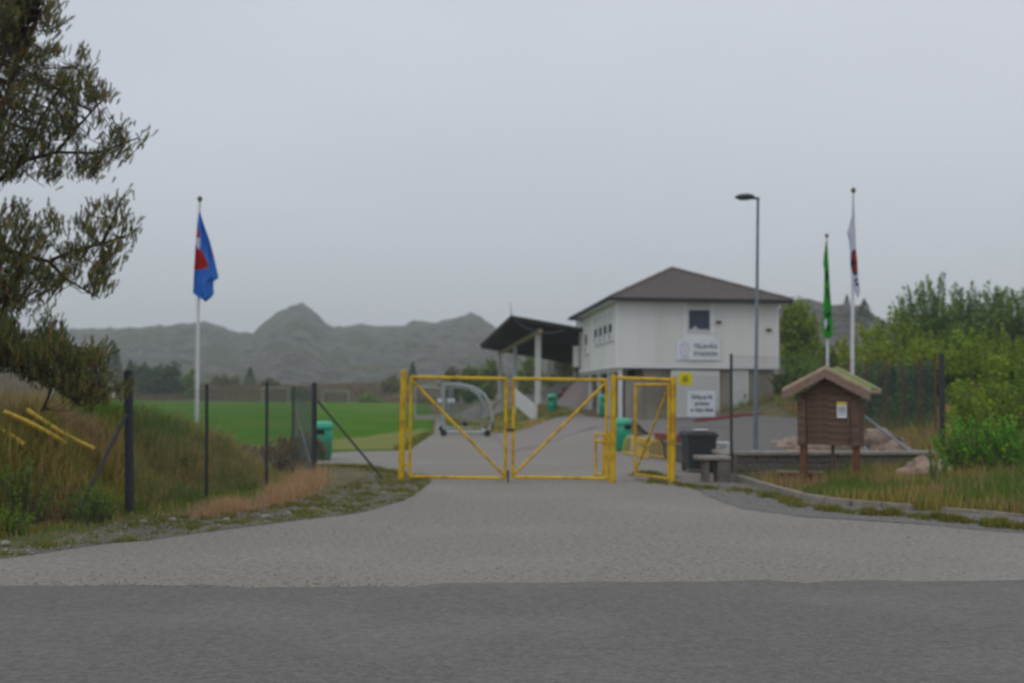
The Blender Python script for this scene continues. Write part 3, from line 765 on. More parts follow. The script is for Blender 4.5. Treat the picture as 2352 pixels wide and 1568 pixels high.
# return fence behind the corner post
x2 = P(672, 1070, 23.2).x
fb = empty('chain_link_fence', (x2, 23.2, 0)); tag(fb, 'short return of chain link fence behind the corner post beside the green bin', 'fence')
zt = P(672, 888, 23.2).z
MB().tube((x2, 23.2, H(x2,23.2)-.3), (x2, 23.2, zt), .032, None, 12).build('post', M['dark_post'], fb, world=True)
chain(fb, (tops[3][0].x, 20.36, 0), (x2, 23.2, 0), .1, 1.65, M['wire'], pitch=.055, r=.0022)
MB().tube((x2+.05, 23.1, 1.3), (x2+.65, 21.7, .2), .02, None, 8).build('brace', M['galv'], fb, world=True)
# fence right of the gate, over the block wall
fr = empty('chain_link_fence', (pR0.x, DG, 0)); tag(fr, 'chain link fence right of the footpath gate, running over the block wall', 'fence')
pa = Vector((pR0.x, DG, 0)); pb = Vector((P(1680,1040,21.33).x, 21.33, 0)); pc = Vector((P(2165,1010,24.2).x, 24.2, 0))
zpb = P(1680, 812, 21.33).z; zpc = P(2163, 812, 24.2).z
MB().tube((pb.x, pb.y, .40), (pb.x, pb.y, zpb), .028, None, 12).build('post', M['dark_metal'], fr, world=True)
o_ = MB().tube((pc.x, pc.y, H(pc.x,pc.y)-.3), (pc.x, pc.y, zpc), .062, .06, 14).build('post', M['dark_post'], fr, world=True)
MB().tube((pc.x, pc.y, zpc), (pc.x, pc.y, zpc+.02), .066, .03, 14).build('cap', M['dark_post'], o_, world=True)
chain(fr, pa, pb, .05, 1.95, M['wire']); chain(fr, pb, pc, .50, zpb-.05, M['wire'])
for (p, q) in ((P(1985,955,23.4), P(2108,1036,22.6)), (P(1975,1010,22.6), P(2034,1088,21.0))):
    MB().tube(p, (q.x, q.y, q.z-.12), .026, None, 10).build('brace', M['galv'], fr, world=True)
sg = empty('warning_plate', P(1574, 870, 20.19)); tag(sg, 'small yellow plate on the mesh beside the footpath gate post', 'sign')
c = P(1574, 870, 20.19)
MB().bbox(-.125, .125, -.014, 0, -.118, .118, .006).build('plate', M['sign_yellow'], sg)
MB().prism([(-.05,-.05),(.03,-.06),(.06,.0),(.03,.06),(-.03,.055),(-.06,.01)], -.018, -.0145).build('symbol', M['ink_olive'], sg)
sgr = empty('notice_plate', P(1609, 957, 20.52)); tag(sgr, 'white plate with three lines of lettering on the fence mesh', 'sign')
ang = math.atan2(pb.y-pa.y, pb.x-pa.x); sgr.rotation_euler = (0, 0, ang)
MB().bbox(-.40, .40, -.035, -.022, 0, .49, .01).build('plate', M['sign_white'], sgr)
for t_, z, w in (('Sykling og ride', .375, .60), ('på banen', .25, .40), ('er ikkje tillate', .13, .66)):
    lettering(t_, .105, M['ink'], sgr, (0, -.038, z), width=w)
# rusty fence with green net further back
rf = empty('rusty_fence', P(2035, 1000, 29)); rf.location.z = H(rf.location.x, 29); tag(rf, 'fence of thin rusty posts with green netting below the trees', 'fence')
rp = []
for px, tp, D in ((1950,818,31.0),(1990,830,30.3),(2035,818,29.5),(2072,832,28.8),(2110,820,28.0),(2148,816,27.3)):
    t_ = P(px, tp, D); zg = H(t_.x, D); rp.append((Vector((t_.x, D, 0)), zg, t_.z))
    MB().tube((t_.x, D, zg-.3), t_, .024, None, 10).build('post', M['rust'], rf, world=True)
for (a, za, ta), (b_, zb_, tb) in zip(rp, rp[1:]):
    o_ = chain(rf, a, b_, min(za, zb_), min(ta, tb)-.1, M['green_net'], pitch=.05, r=.0055)

# ---------------------------------------------------------------- block wall, bench, bin, rack
wall = empty('block_wall', (WALL[1][0], WALL[1][1], 0)); tag(wall, 'low retaining wall of grey concrete blocks with flat coping, right of the gate', 'wall')
def wall_run(A, B, h, courses, parent, th=.24, bl_=.42):
    A = Vector((*A, 0)); B = Vector((*B, 0)); L_ = (B-A).length; ang = math.atan2(B.y-A.y, B.x-A.x); n = max(1, round(L_/bl_)); w = L_/n; ch = h/courses
    base = MB().bbox(.006, w-.006, -th/2, th/2, .005, ch-.005, .012).build('block', M['block'], parent)
    half = MB().bbox(.006, w/2-.006, -th/2, th/2, .005, ch-.005, .012).build('block', M['block'], parent)
    first = True; fh = True
    core = MB().box(.02, L_-.02, -th/2+.025, th/2-.025, -.3, h).build('mortar', M['concrete'], parent)
    core.rotation_euler = (0, 0, ang); core.location = A - parent.location
    for j in range(courses):
        offs = [(0, half)] + [(w/2+k*w, base) for k in range(n-1)] + [(L_-w/2, half)] if j % 2 else [(k*w, base) for k in range(n)]
        for u, src in offs:
            if src is base and first: o = base; first = False
            elif src is half and fh: o = half; fh = False
            else: o = src.copy(); col.objects.link(o)
            q = A + (B-A)*(u/L_)
            o.rotation_euler = (0, 0, ang); o.location = q - parent.location + Vector((random.uniform(-.004,.004), random.uniform(-.006,.006), j*ch))
    if fh: bpy.data.objects.remove(half)
    nc = max(1, round(L_/.95)); cw = L_/nc
    cp = MB().bbox(.004, cw-.004, -th/2-.05, th/2+.05, 0, .075, .012).build('coping', M['coping'], parent)
    for k in range(nc):
        o = cp if k == 0 else cp.copy()
        if k: col.objects.link(o)
        o.rotation_euler = (0, 0, ang); o.location = A + (B-A)*(k/nc) - parent.location + Vector((0, 0, h+.002*(k % 2)))
wall_run(WALL[1], WALL[0], .46, 3, wall)
wall_run(WALL[2], (WALL[1][0]+.02, WALL[1][1]+.19), .40, 2, wall)
wall_run(WALL[3], WALL[2], .40, 2, wall)
# concrete bench by the wall
bx = P(1634, 1100, 20.75); be = empty('concrete_bench', (bx.x, 20.75, 0), R(2)); tag(be, 'small concrete bench slab by the wall corner, right of the footpath gate', 'bench')
MB().bbox(-.31, .33, -.22, .22, .40, .475, .015).build('slab', M['coping'], be)
MB().bbox(-.17, -.07, -.17, .17, -.05, .40, .012).build('leg', M['block'], be)
MB().bbox(.08, .32, -.19, .19, -.05, .40, .012).build('leg', M['block'], be)
# black bin
def wheelie(px, D, label):
    q = P(px, 1060, D); o = empty('wheeled_bin', (q.x, D, H(q.x, D)), R(6)); tag(o, label, 'bin')
    k = 1.0
    def fr_(w, d, z): return [(-w,-d,z),(w,-d,z),(w,d,z),(-w,d,z)]
    vs = fr_(.26,.24,.06)+fr_(.31,.30,.74)
    MB().add(vs, [(0,3,2,1),(0,1,5,4),(1,2,6,5),(2,3,7,6),(3,0,4,7),(4,5,6,7)]).build('body', M['bin_black'], o)
    MB().bbox(-.35,.35,-.34,.34,.742,.80,.02).build('rim', M['bin_black'], o)
    MB().add([(-.34,-.33,.803),(.34,-.33,.803),(.34,.33,.803),(-.34,.33,.803),(-.28,-.26,.85),(.28,-.26,.85),(.28,.28,.87),(-.28,.28,.87)],
             [(0,3,2,1),(4,5,6,7),(0,1,5,4),(1,2,6,5),(2,3,7,6),(3,0,4,7)]).build('lid', M['bin_black'], o)
    MB().tube((-.24,.37,.78),(.24,.37,.78),.016,None,8).build('handle', M['bin_black'], o)
    for s_ in (-1, 1): MB().tube((s_*.22,.26,.10),(s_*.27,.26,.10),.10,None,16).build('wheel', M['rubber'], o)
    MB().bbox(-.12,.16,-.20,.0,.872,.90,.01).build('paper_scrap', M['sign_white'], o)
    return o
wheelie(1604, 23.4, 'black plastic wheeled bin beside the block wall')
# white garden seat behind the bin
gsq = P(1658, 1030, 23.6); gch = empty('garden_stool', (gsq.x, 23.6, Zt(gsq.x, 23.6))); tag(gch, 'small white stool on the terrace just right of the black bin', 'stool')
MB().bbox(-.13,.15,-.10,.12,.13,.18,.01).build('seat', M['trim'], gch)
for sx in (-.11,.12):
    for sy in (-.08,.09): MB().box(sx-.018, sx+.018, sy-.018, sy+.018, 0, .13).build('leg', M['trim'], gch)
MB().bbox(-.13,.15,-.06,.06,.0,.04,.01).build('foot_rail', M['trim'], gch)
# green litter bins
def litter(px, D, label, z=None, h=.92, oval=1.0, group=None, ph_=None, face=0.0):
    q = P(px, 1000, D); zz = H(q.x, D) if z is None else z
    o = empty('litter_bin', (q.x, D, zz), face); tag(o, label, 'bin')
    s_ = h/.92
    MB().lathe((0,0,0), [(.17*s_,.0),(.185*s_,.03),(.215*s_,.10),(.225*s_,.45*s_),(.225*s_,.735*s_)], 20).build('body', M['bin_green'], o, smooth=True)
    hd = MB().lathe((0,0,0), [(.232*s_,.737*s_),(.235*s_,.80*s_),(.225*s_,.87*s_),(.19*s_,.91*s_),(.10*s_,.925*s_)], 20).build('hood', M['bin_green_lid'], o, smooth=True)
    MB().bbox(-.11*s_,.11*s_,-.232*s_,-.15*s_,.62*s_,.725*s_,.01).build('mouth', M['dark'], hd)
    MB().bbox(-.07*s_,.05*s_,-.231*s_,-.20*s_,.38*s_,.50*s_,.01).build('label_plate', M['bin_green_lid'], o)
    MB().lathe((0,0,0), [(.19*s_,-.06),(.19*s_,-.001)], 20).build('base', M['rubber'], o)
    return o
litter(742, 26.6, 'green litter bin beside the corner post of the left fence', face=R(-12))
litter(1431, 31.5, 'green litter bin behind the middle yellow gate post', h=.94, face=R(35))
litter(1268, 52.5, 'green litter bin below the grandstand, seen through the right gate leaf', face=R(-20))
tq = house.matrix_basis
tb = litter(1388, 50.5, 'teal litter bin between the white columns under the club house', h=1.0)
# yellow bike rack
rk = empty('bike_rack', (P(1458,1040,29.5).x, 29.5, 0)); tag(rk, 'yellow tube bicycle rack in front of the terrace wall', 'bicycle rack')
ra = Vector((P(1428,1040,30.3).x, 30.3, H(3.0,30.3)+.06)); rb_ = Vector((P(1490,1050,27.4).x, 27.4, H(3.4,27.4)+.06))
for off in (0, .38):
    MB().tube(ra+Vector((off,0,0)), rb_+Vector((off,0,0)), .022, None, 8).build('base_rail', M['yellow'], rk, world=True)
for k in range(9):
    q = ra.lerp(rb_, (k+.5)/9)
    pts = [q+Vector((0,0,0)), q+Vector((.04,0,.30)), q+Vector((.13,0,.42)), q+Vector((.26,0,.42)), q+Vector((.35,0,.30)), q+Vector((.38,0,0))]
    MB().path(pts, .013, 6).build('hoop', M['yellow_old'], rk, world=True)
# red painted boards on the terrace
def board_path(name, pts, label, m, w, h, cat):
    p0 = Vector(pts[0]); o = empty(name, p0); tag(o, label, cat)
    for a, b_ in zip(pts, pts[1:]):
        MB().bar(Vector(a)+Vector((0,0,h/2)), Vector(b_)+Vector((0,0,h/2)), w, h).build('board', m, o, world=True)
    return o
def tp(px, D): x = P(px, 1000, D).x; return (x, D, Zt(x, D)-.01)
board_path('red_edging', [tp(1510,28.8), tp(1538,27.9), tp(1566,27.0)], 'red painted edging board on the terrace behind the footpath gate', M['red'], .16, .16, 'edging')
board_path('red_edging', [tp(1595,42.0), tp(1640,42.0), tp(1700,42.0), tp(1765,42.0)], 'long red painted edging board in front of the club house doors', M['red'], .35, .12, 'edging')
kq = tp(1570, 26.6); kn = MB(); kn.lathe((0,0,0), [(.06,0),(.16,.04),(.17,.18),(.12,.27),(.04,.30)], 14)
ko = kn.build('red_canister', M['red'], smooth=True); ko.location = kq; tag(ko, 'small bright red canister left of the black bin', 'canister')

# ---------------------------------------------------------------- lamp post and flagpoles
lx = P(1735, 1030, 23.3); lp = empty('street_lamp', (lx.x, 23.3, Zt(lx.x, 23.3))); tag(lp, 'tall grey street lamp with flat oval head in front of the club house', 'street lamp')
lt = P(1741, 455, 23.3)
lb = lp.location
MB().tube((lb.x,lb.y,lb.z-.3), (lb.x+.02,lb.y,lb.z+1.5), .052, .050, 14).build('lower_pole', M['galv'], lp, world=True)
MB().tube((lb.x+.02,lb.y,lb.z+1.5), lt, .040, .030, 14).build('upper_pole', M['galv'], lp, world=True)
MB().lathe((lb.x,lb.y,lb.z-.05), [(.10,0),(.10,.05),(.065,.10)], 14).build('base_collar', M['galv'], lp, world=True)
MB().bar((lb.x,lb.y-.055,lb.z+.55),(lb.x,lb.y-.055,lb.z+.85),.07,.02,up=(0,1,0)).build('service_door', M['galv'], lp, world=True)
MB().tube(lt+Vector((.03,0,-.01)), lt+Vector((-.12,0,.0)), .028, None, 10).build('arm', M['lamp_head'], lp, world=True)
hd = MB(); n = 18
prof = [(-.50,.006,.003),(-.48,.07,.03),(-.40,.13,.07),(-.25,.15,.088),(-.13,.10,.07),(-.08,.06,.045),(-.07,.02,.02)]
vs = []; fs = []
for (dx, ry_, rz_) in prof:
    for k in range(n):
        w = 2*math.pi*k/n; vs.append(lt+Vector((dx, ry_*math.cos(w), .01+rz_*math.sin(w)*(1.0 if math.sin(w) > 0 else .55))))
for i in range(len(prof)-1):
    for k in range(n): fs.append((i*n+k, i*n+(k+1) % n, (i+1)*n+(k+1) % n, (i+1)*n+k))
hd.add(vs, fs)
ho_ = hd.build('lamp_head', M['lamp_head'], lp, world=True, smooth=True)
MB().bbox(lt.x-.40, lt.x-.2, lt.y-.06, lt.y+.06, lt.z-.045, lt.z-.026, .006).build('lens', M['lens'], ho_, world=True)

def flagpole(px_b, px_t, y_top, D, label, r0=.045):
    t = P(px_t, y_top, D); x = P(px_b, 1000, D).x
    zg = max(H(x, D), Zt(x, D) if x > 4.5 else -9)
    o = empty('flagpole', (x, D, zg)); tag(o, label, 'flagpole')
    MB().tube((x, D, zg-.2), t, r0, .024, 14).build('pole', M['white_pole'], o, world=True)
    MB().lathe((x, D, zg-.05), [(r0*1.7,0),(r0*1.7,.5),(r0*1.1,.56)], 14).build('pole_base', M['white_pole'], o, world=True)
    MB().lathe(t, [(.02,-.06),(.028,0),(.05,.02),(.058,.055),(.045,.09),(.012,.115)], 14).build('finial', M['gold'], o, world=True, smooth=True)
    MB().path([(lerp(x,t.x,k/6)-.05-.01*math.sin(k*2), D-.05, lerp(zg+1, t.z-.1, k/6)) for k in range(7)], .005, 5).build('halyard', M['white_pole'], o, world=True)
    return o
flagpole(453, 459, 462, 24.0, 'white flagpole with the blue and red flag, left on the bank')
flagpole(1957, 1960, 442, 25.0, 'taller white flagpole at right carrying the white flag')
flagpole(1902, 1899, 545, 32.0, 'white flagpole carrying the green flag behind the notice board')

def flag(name, rows, D, label, zones, mats, folds, amp, nu=26, nv=70, seed=0.0):
    """cloth hanging in folds: rows give the outline, the folds give it depth; zones print colour on it"""
    y0_, y1_ = rows[0][0], rows[-1][0]
    lt_ = [(r[0], r[1]) for r in rows]; rt_ = [(r[0], r[2]) for r in rows]
    org = P((rows[0][1]+rows[0][2])/2, y0_, D); vs = []; mi = []; fs = []
    for j in range(nv+1):
        py = lerp(y0_, y1_, j/nv); a, c = interp(lt_, py), interp(rt_, py)
        for i in range(nu+1):
            u = i/nu; px = lerp(a, c, u)
            w = sm(0, .12, j/nv)*min(1, (c-a)/12)
            y = D - .10 + amp*w*(math.sin(folds*u*math.pi + 1.2*math.sin(j*.07+seed) + seed) + .35*math.sin(folds*2.3*u*math.pi + j*.09 + seed*2))
            vs.append(P(px, py, y)-org)
    for j in range(nv):
        for i in range(nu):
            fs.append((j*(nu+1)+i, j*(nu+1)+i+1, (j+1)*(nu+1)+i+1, (j+1)*(nu+1)+i))
            py = lerp(y0_, y1_, (j+.5)/nv); px = lerp(interp(lt_, py), interp(rt_, py), (i+.5)/nu); k = 0
            for zi, poly in zones:
                if inpoly(px, py, poly): k = zi
            mi.append(k)
    b = MB(); b.v = [tuple(v) for v in vs]; b.f = fs; b.mi = mi
    o = b.build(name, mats, smooth=True); o.location = org; tag(o, label, 'flag')
    sol = o.modifiers.new('cloth', 'SOLIDIFY'); sol.thickness = .003
    return o
flag('flag', [(487,456.5,459.5),(505,454.5,465),(520,453,470),(550,450,481),(580,448,489),(610,446,496),(636,445,502),(641,444.6,500),(644,444.4,491),(660,444,490),(673,443,491.5),(680,453,488),(686,463,481),(692.5,471,473)], 24.0,
     'limp blue flag with red and white areas on the left flagpole',
     [(1, [(451,529),(457.5,529),(460,547),(450,547)]), (2, [(450.5,547),(459.5,547),(460,565),(456,574),(449.5,560)]), (1, [(449,562),(456,575),(462,572),(481,612),(466,618),(446,620)]), (1, [(483,550),(488,556),(498,602),(494,603),(486,575)])],
     [M['flag_blue'], M['flag_red'], M['flag_white']], 2.6, .06, seed=.6)
flag('flag', [(470,1959,1962),(490,1957,1963),(520,1950,1964),(536,1945,1965),(548,1949,1965),(570,1951.5,1966),(600,1952,1969),(630,1955,1971),(655,1960,1974),(668,1963,1975.5),(676,1967,1974),(684,1969.5,1971)], 25.0,
     'narrow white flag with a dark blue and orange crest on the right flagpole',
     [(1, [(1956,580),(1960,572),(1966,576),(1969,600),(1969,628),(1964,634),(1958,626),(1954,606)]), (2, [(1961,580),(1966.5,582),(1968.5,600),(1968,622),(1963,626),(1960,614),(1964,600),(1959,592)]), (1, [(1963,600),(1966,600),(1966.5,612),(1964,612)]), (1, [(1962,641),(1968,639),(1968,647),(1963,647)]), (1, [(1964,650),(1971,649),(1972,656),(1965,657)])],
     [M['flag_white'], M['flag_ink'], M['flag_red']], 2.0, .025, seed=1.9)
flag('flag', [(554,1897,1899.5),(580,1893,1901.5),(605,1890.5,1903),(620,1893,1904),(660,1893,1906),(700,1891.5,1909),(740,1890,1912),(768,1890,1913),(773,1892,1911),(777,1898,1906)], 32.0,
     'narrow green flag with dark lettering on the farther right pole',
     [(1, [(1896,625),(1901,620),(1902,645),(1897,648)]), (1, [(1898,664),(1902,662),(1903,680),(1899,684)]), (1, [(1894,716),(1900,722),(1907,716),(1909,721),(1901,730),(1895,724)]), (2, [(1893,735),(1898,732),(1901,748),(1896,755),(1893,748)]), (1, [(1900,744),(1904,742),(1906,756),(1900,762),(1898,756)])],
     [M['flag_green'], M['flag_ink'], M['flag_white']], 2.2, .04, seed=2.7)

# ---------------------------------------------------------------- notice board with a little roof
na = R(-32)
mat('verge_wood', S(190,172,150), S(164,146,124), scale=6, rough=0.9)
nq = P(1906, 1095, 19.4)
nbd = empty('notice_board', (nq.x, 19.4, H(nq.x, 19.4)), na); tag(nbd, 'brown wooden notice board with a small gabled mossy roof on two posts', 'notice board')
W2 = .60
MB().bbox(-.02, .03, .16, .20, -.3, .9, .006).build('rear_post', M['wood'], nbd)
for s_ in (-1, 1):
    MB().bbox(s_*.46-.055, s_*.46+.055, -.055, .055, -.3, 1.62, .008).build('post', M['wood_red'], nbd)
n_p = 8; zb0, zb1 = .70, 1.60; hh = (zb1-zb0)/n_p
p0 = MB().bbox(-.40, .40, -.048, -.022, .003, hh-.003, .005).build('plank', M['wood'], nbd, off=(0, 0, zb0))
for k in range(1, n_p):
    o = p0.copy(); col.objects.link(o); o.location = (random.uniform(-.006,.006), random.uniform(-.006,.004), zb0+k*hh)
MB().box(-.402, .402, -.018, .03, zb0, zb1).build('back_board', M['wood'], nbd)
for s_ in (-1, 1): MB().bbox(s_*.47-.075, s_*.47+.075, -.095, -.058, zb0-.02, 1.50, .008).build('side_board', M['wood'], nbd)
for s_ in (-1, 1): MB().bbox(s_*.525-.018, s_*.525+.018, -.056, .24, zb0-.02, 1.50, .008).build('side_panel', M['wood'], nbd)
MB().prism([(-.45,1.60),(.45,1.60),(.0,1.93)], -.045, .03).build('gable', M['wood'], nbd)
MB().bbox(.33, .38, -.075, -.05, zb0, 1.5, .005).build('batten', M['wood'], nbd)
ev, pk, rw = 1.60, 2.00, .77
def roof_side(s_, name, m, t0, t1, ya, yb, xa=0.0, xb=rw):
    za, zc = lerp(pk, ev, xa/rw), lerp(pk, ev, xb/rw)
    vs = [(s_*xa,ya,za+t0),(s_*xb,ya,zc+t0),(s_*xb,yb,zc+t0),(s_*xa,yb,za+t0),(s_*xa,ya,za+t1),(s_*xb,ya,zc+t1),(s_*xb,yb,zc+t1),(s_*xa,yb,za+t1)]
    return MB().add(vs, [(0,3,2,1),(4,5,6,7),(0,1,5,4),(1,2,6,5),(2,3,7,6),(3,0,4,7)])
for s_ in (-1, 1):
    rr = roof_side(s_, 'roof', None, 0, .035, -.24, .52).build('roof', M['wood_grey'], nbd)
    roof_side(s_, 'moss', None, .036, .068, -.17, .45, .03, rw-.06).build('moss_layer', M['moss'], rr)
    roof_side(s_, 'edge', None, .036, .095, -.24, -.175).build('verge_board', M['verge_wood'], rr)
    roof_side(s_, 'edge', None, .036, .095, .455, .52).build('verge_board', M['verge_wood'], rr)
    # scalloped bargeboard
    pts = []; N = 9
    top = [(s_*rw*k/N, lerp(pk, ev, k/N)+.03) for k in range(N+1)]
    bot = []
    for k in range(N*3, -1, -1):
        t = k/(N*3); bot.append((s_*rw*t, lerp(pk, ev, t)-.105-.026*abs(math.sin(t*N*math.pi))))
    MB().prism(top+bot, -.268, -.243).build('bargeboard', M['wood_grey'], nbd)
MB().bbox(.155, .325, -.085, -.078, 1.18, 1.46, .001).build('notice', M['sign_white'], nbd)
MB().box(.157, .323, -.0855, -.0835, 1.405, 1.458).build('notice_header', M['sign_yellow'], nbd)
mat('print', S(176,180,190), S(160,166,180), scale=20)
MB().box(.175, .305, -.0855, -.0835, 1.27, 1.38).build('notice_print', M['print'], nbd)
MB().box(.175, .305, -.0855, -.0835, 1.235, 1.245).build('notice_line', M['ink'], nbd)

# ---------------------------------------------------------------- kerb, rocks, bricks
kp = [(1680,1097),(1730,1112),(1780,1128),(1850,1147),(1900,1155),(1960,1162),(2030,1168),(2096,1174)]
kp2 = [(2165,1180),(2250,1187),(2352,1197),(2480,1208)]
kerb = empty('timber_edging', G(1680,1097)); tag(kerb, 'weathered low edging curving round the grass bed at right', 'edging')
for pts in (kp, kp2):
    for (a, c) in zip(pts, pts[1:]):
        A = G(*a); B = G(*c); dd = (B-A).normalized()*.012
        MB().bar(A+dd+Vector((0,0,.02)), B-dd+Vector((0,0,.02+random.uniform(-.006,.006))), .12, .15).build('beam', M['edging'], kerb, world=True)
def boulder(px, py, D, sx, sy, sz, label, seed, z=None):
    q = P(px, py, D); zz = H(q.x, D) if z is None else z
    bm = bmesh.new(); bmesh.ops.create_icosphere(bm, subdivisions=4, radius=1)
    for v in bm.verts:
        n_ = 1 + .30*mnoise.fractal(v.co*1.3+Vector((seed,0,0)), 1, 2, 4) + .12*mnoise.cell(v.co*2.2+Vector((seed,0,0)))
        v.co = Vector((v.co.x*n_*sx, v.co.y*n_*sy, v.co.z*n_*sz))
    me = bpy.data.meshes.new('boulder'); bm.to_mesh(me); bm.free(); me.materials.append(M['rock'])
    o = bpy.data.objects.new('boulder', me); col.objects.link(o); o.location = (q.x, D, zz); tag(o, label, 'rock')
    return o
boulder(2118, 1090, 19.3, .50, .4, .38, 'pinkish boulder at the end of the block wall beside the bright green bush', 1.0)
boulder(2150, 1078, 19.8, .30, .3, .42, 'small pinkish rock behind the boulder at the wall end', 2.2)
def zt2(px, D): x = P(px, 1000, D).x; return Zt(x, D)-.06
boulder(2015, 1010, 24.0, .62, .5, .52, 'pale mottled boulder on the terrace right of the notice board', 3.1, zt2(2010,24.4))
boulder(1825, 1010, 25.0, .42, .4, .24, 'low pale rock behind the left post of the notice board', 4.4, zt2(1850,25.0))
boulder(1890, 1030, 23.2, .80, .35, .20, 'flat pinkish slab of rock seen under the notice board', 5.7, zt2(1905,23.2))
boulder(1800, 990, 27.0, .35, .3, .10, 'low pink stone lying on the gravel terrace left of the notice board', 6.3, zt2(1800,27.0))
boulder(2055, 1030, 23.4, .40, .35, .25, 'small rock at the foot of the grey brace right of the notice board', 7.3, zt2(2055,23.4))
bq = G(1832, 1113); bp = empty('brick_pile', (bq.x, bq.y, H(bq.x, bq.y)), R(-8)); tag(bp, 'small pile of red bricks under a plank by the edging', 'bricks')
br = MB().bbox(-.11,.11,-.05,.05,0,.062,.006).build('brick', M['brick'], bp, off=(-.24,0,0)); first = True
for k in range(3):
    for j in range(5):
        if k == 0 and j == 0: continue
        o = br.copy(); col.objects.link(o); o.location = (-.24+.125*j+.01*k+random.uniform(-.01,.01), (.012 if j % 2 else -.012)+(k % 2)*.01, k*.064); o.rotation_euler = (0,0,math.pi/2+random.uniform(-.06,.06))
MB().bbox(-.36,.46,-.10,.08,.195,.23,.006).build('plank', M['pale_timber'], bp)

# ---------------------------------------------------------------- yellow ribbed pipes on the bank
def ribbed(pts, label, r=.037):
    q = [GH(a, b_, .22) for a, b_ in pts]
    dense = []
    for a, b_ in zip(q, q[1:]):
        n = max(2, int((b_-a).length/.022))
        dense += [a.lerp(b_, k/n) for k in range(n)]
    dense.append(q[-1])
    o = MB().path(dense, [r*(1.0 if k % 2 else .80) for k in range(len(dense))], 10)
    o = o.build('ribbed_pipe', M['yellow_old'], smooth=False); tag(o, label, 'pipe')
    return o
ribbed([(8,945),(60,967),(110,993),(152,1019)], 'middle yellow ribbed pipe lying on the grassy bank')
ribbed([(62,941),(100,967),(140,993),(180,1014),(215,1030)], 'right yellow ribbed pipe on the bank ending near the fence brace')
ribbed([(-60,955),(0,987),(30,1003),(54,1021)], 'leftmost yellow ribbed pipe partly cut by the frame')

# ---------------------------------------------------------------- goals
def goal_side(px, py, D, w, h, dep, name, label, wheels=True, k=1.0, net=True, zb=None, ax=None):
    """portable goal seen from its end: curved side frames joined along the goal's width (away from the viewer)"""
    q = P(px, py, D); o = empty(name, (q.x, D, H(q.x, D))); tag(o, label, 'goal'); r = .05*k
    z0 = .16 if wheels else .06
    tipx = dep
    prof = [(0,z0),(0,h),(dep*.35,h*.985),(dep*.68,h*.93),(dep*.92,h*.80),(dep*1.06,h*.60),(dep*1.12,h*.36),(dep*1.06,h*.16),(dep,z0)]
    for j, yy in enumerate((0, w)):
        dx = PITCH_DX*yy
        MB().path([(x+dx, yy, z) for x, z in prof], [r]*9, 10).build('side_frame', M['alu'], o)
        MB().tube((dx, yy, z0), (dep+dx, yy, z0), r*1.3, None, 10).build('ground_bar', M['alu'], o)
        if wheels:
            for x in (0, dep*1.0):
                MB().tube((x+dx-.0, yy-.10, .125), (x+dx, yy-.055, .125), .125, None, 16).build('wheel', M['rubber'], o)
    MB().tube((0, 0, h), (PITCH_DX*w, w, h), r, None, 10).build('crossbar', M['alu'], o)
    MB().tube((dep, 0, z0), (dep+PITCH_DX*w, w, z0), r*1.2, None, 10).build('rear_bar', M['alu'], o)
    if net:
        b = MB(); n = 26
        for k_ in range(1, n):
            u = k_/n*dep*1.08
            top = h if u < dep*.35 else interp([(dep*.35,h*.985),(dep*.68,h*.93),(dep*.92,h*.8),(dep*1.06,h*.6),(dep*1.12,h*.36)], u)
            b.path([(u, 0.02, z0), (u, 0.02, top)], .0025, 3, False)
            b.path([(u+PITCH_DX*w, w-.02, z0), (u+PITCH_DX*w, w-.02, top)], .0025, 3, False)
        for k_ in range(1, n):
            z = lerp(z0, h*.95, k_/n); xe = interp([(0,dep),(h*.16,dep*1.06),(h*.36,dep*1.12),(h*.6,dep*1.06),(h*.8,dep*.92),(h*.93,dep*.68)], z)
            b.path([(0,.02,z),(xe,.02,z)], .0025, 3, False); b.path([(PITCH_DX*w,w-.02,z),(xe+PITCH_DX*w,w-.02,z)], .0025, 3, False)
            b.path([(xe,0,z),(xe+PITCH_DX*w,w,z)], .0025, 3, False)
        no = b.build('net', M['green_net'], o); no["kind"] = 'stuff'
    return o
goal_side(1019, 1003, 41.8, 5.0, 2.0, 1.66, 'wheeled_goal', 'nearest silver wheeled goal seen from its end through the left gate leaf')
goal_side(1040, 965, 66.0, 5.0, 2.0, 1.75, 'portable_goal', 'smaller silver goal behind the wheeled goal', wheels=False)
def goal_front(x, y, w, h, dep, rz, label, m, net=True, r=.06):
    o = empty('football_goal', (x, y, 0.0), rz); tag(o, label, 'goal')
    for s_ in (-1, 1):
        MB().tube((s_*w/2, 0, -.02), (s_*w/2, 0, h), r, None, 10).build('post', m, o)
        MB().path([(s_*w/2,0,h),(s_*w/2,dep*.4,h),(s_*w/2,dep,.05)], r*.5, 6).build('net_support', m, o)
    MB().tube((-w/2-r, 0, h), (w/2+r, 0, h), r, None, 10).build('crossbar', m, o)
    MB().tube((-w/2, dep, .05), (w/2, dep, .05), r*.5, None, 8).build('ground_bar', m, o)
    if net:
        b = MB()
        for k in range(1, 24):
            x_ = lerp(-w/2, w/2, k/24); b.path([(x_,0,h),(x_,dep*.4,h),(x_,dep,.05)], .012, 3, False)
        for k in range(1, 12):
            z = lerp(.05, h, k/12); yy = lerp(dep, dep*.4, k/12)
            b.path([(-w/2,0,z),(-w/2,yy,z),(w/2,yy,z),(w/2,0,z)], .012, 3, False)
        no = b.build('net', M['green_net'], o); no["kind"] = 'stuff'
    return o
gx = P(188, 905, 137).x; goal_front(gx, 137, 7.9, 2.5, 2.0, 0, 'white full size goal at the far left behind the pine branches', M['white_pole'], net=False, r=.09)
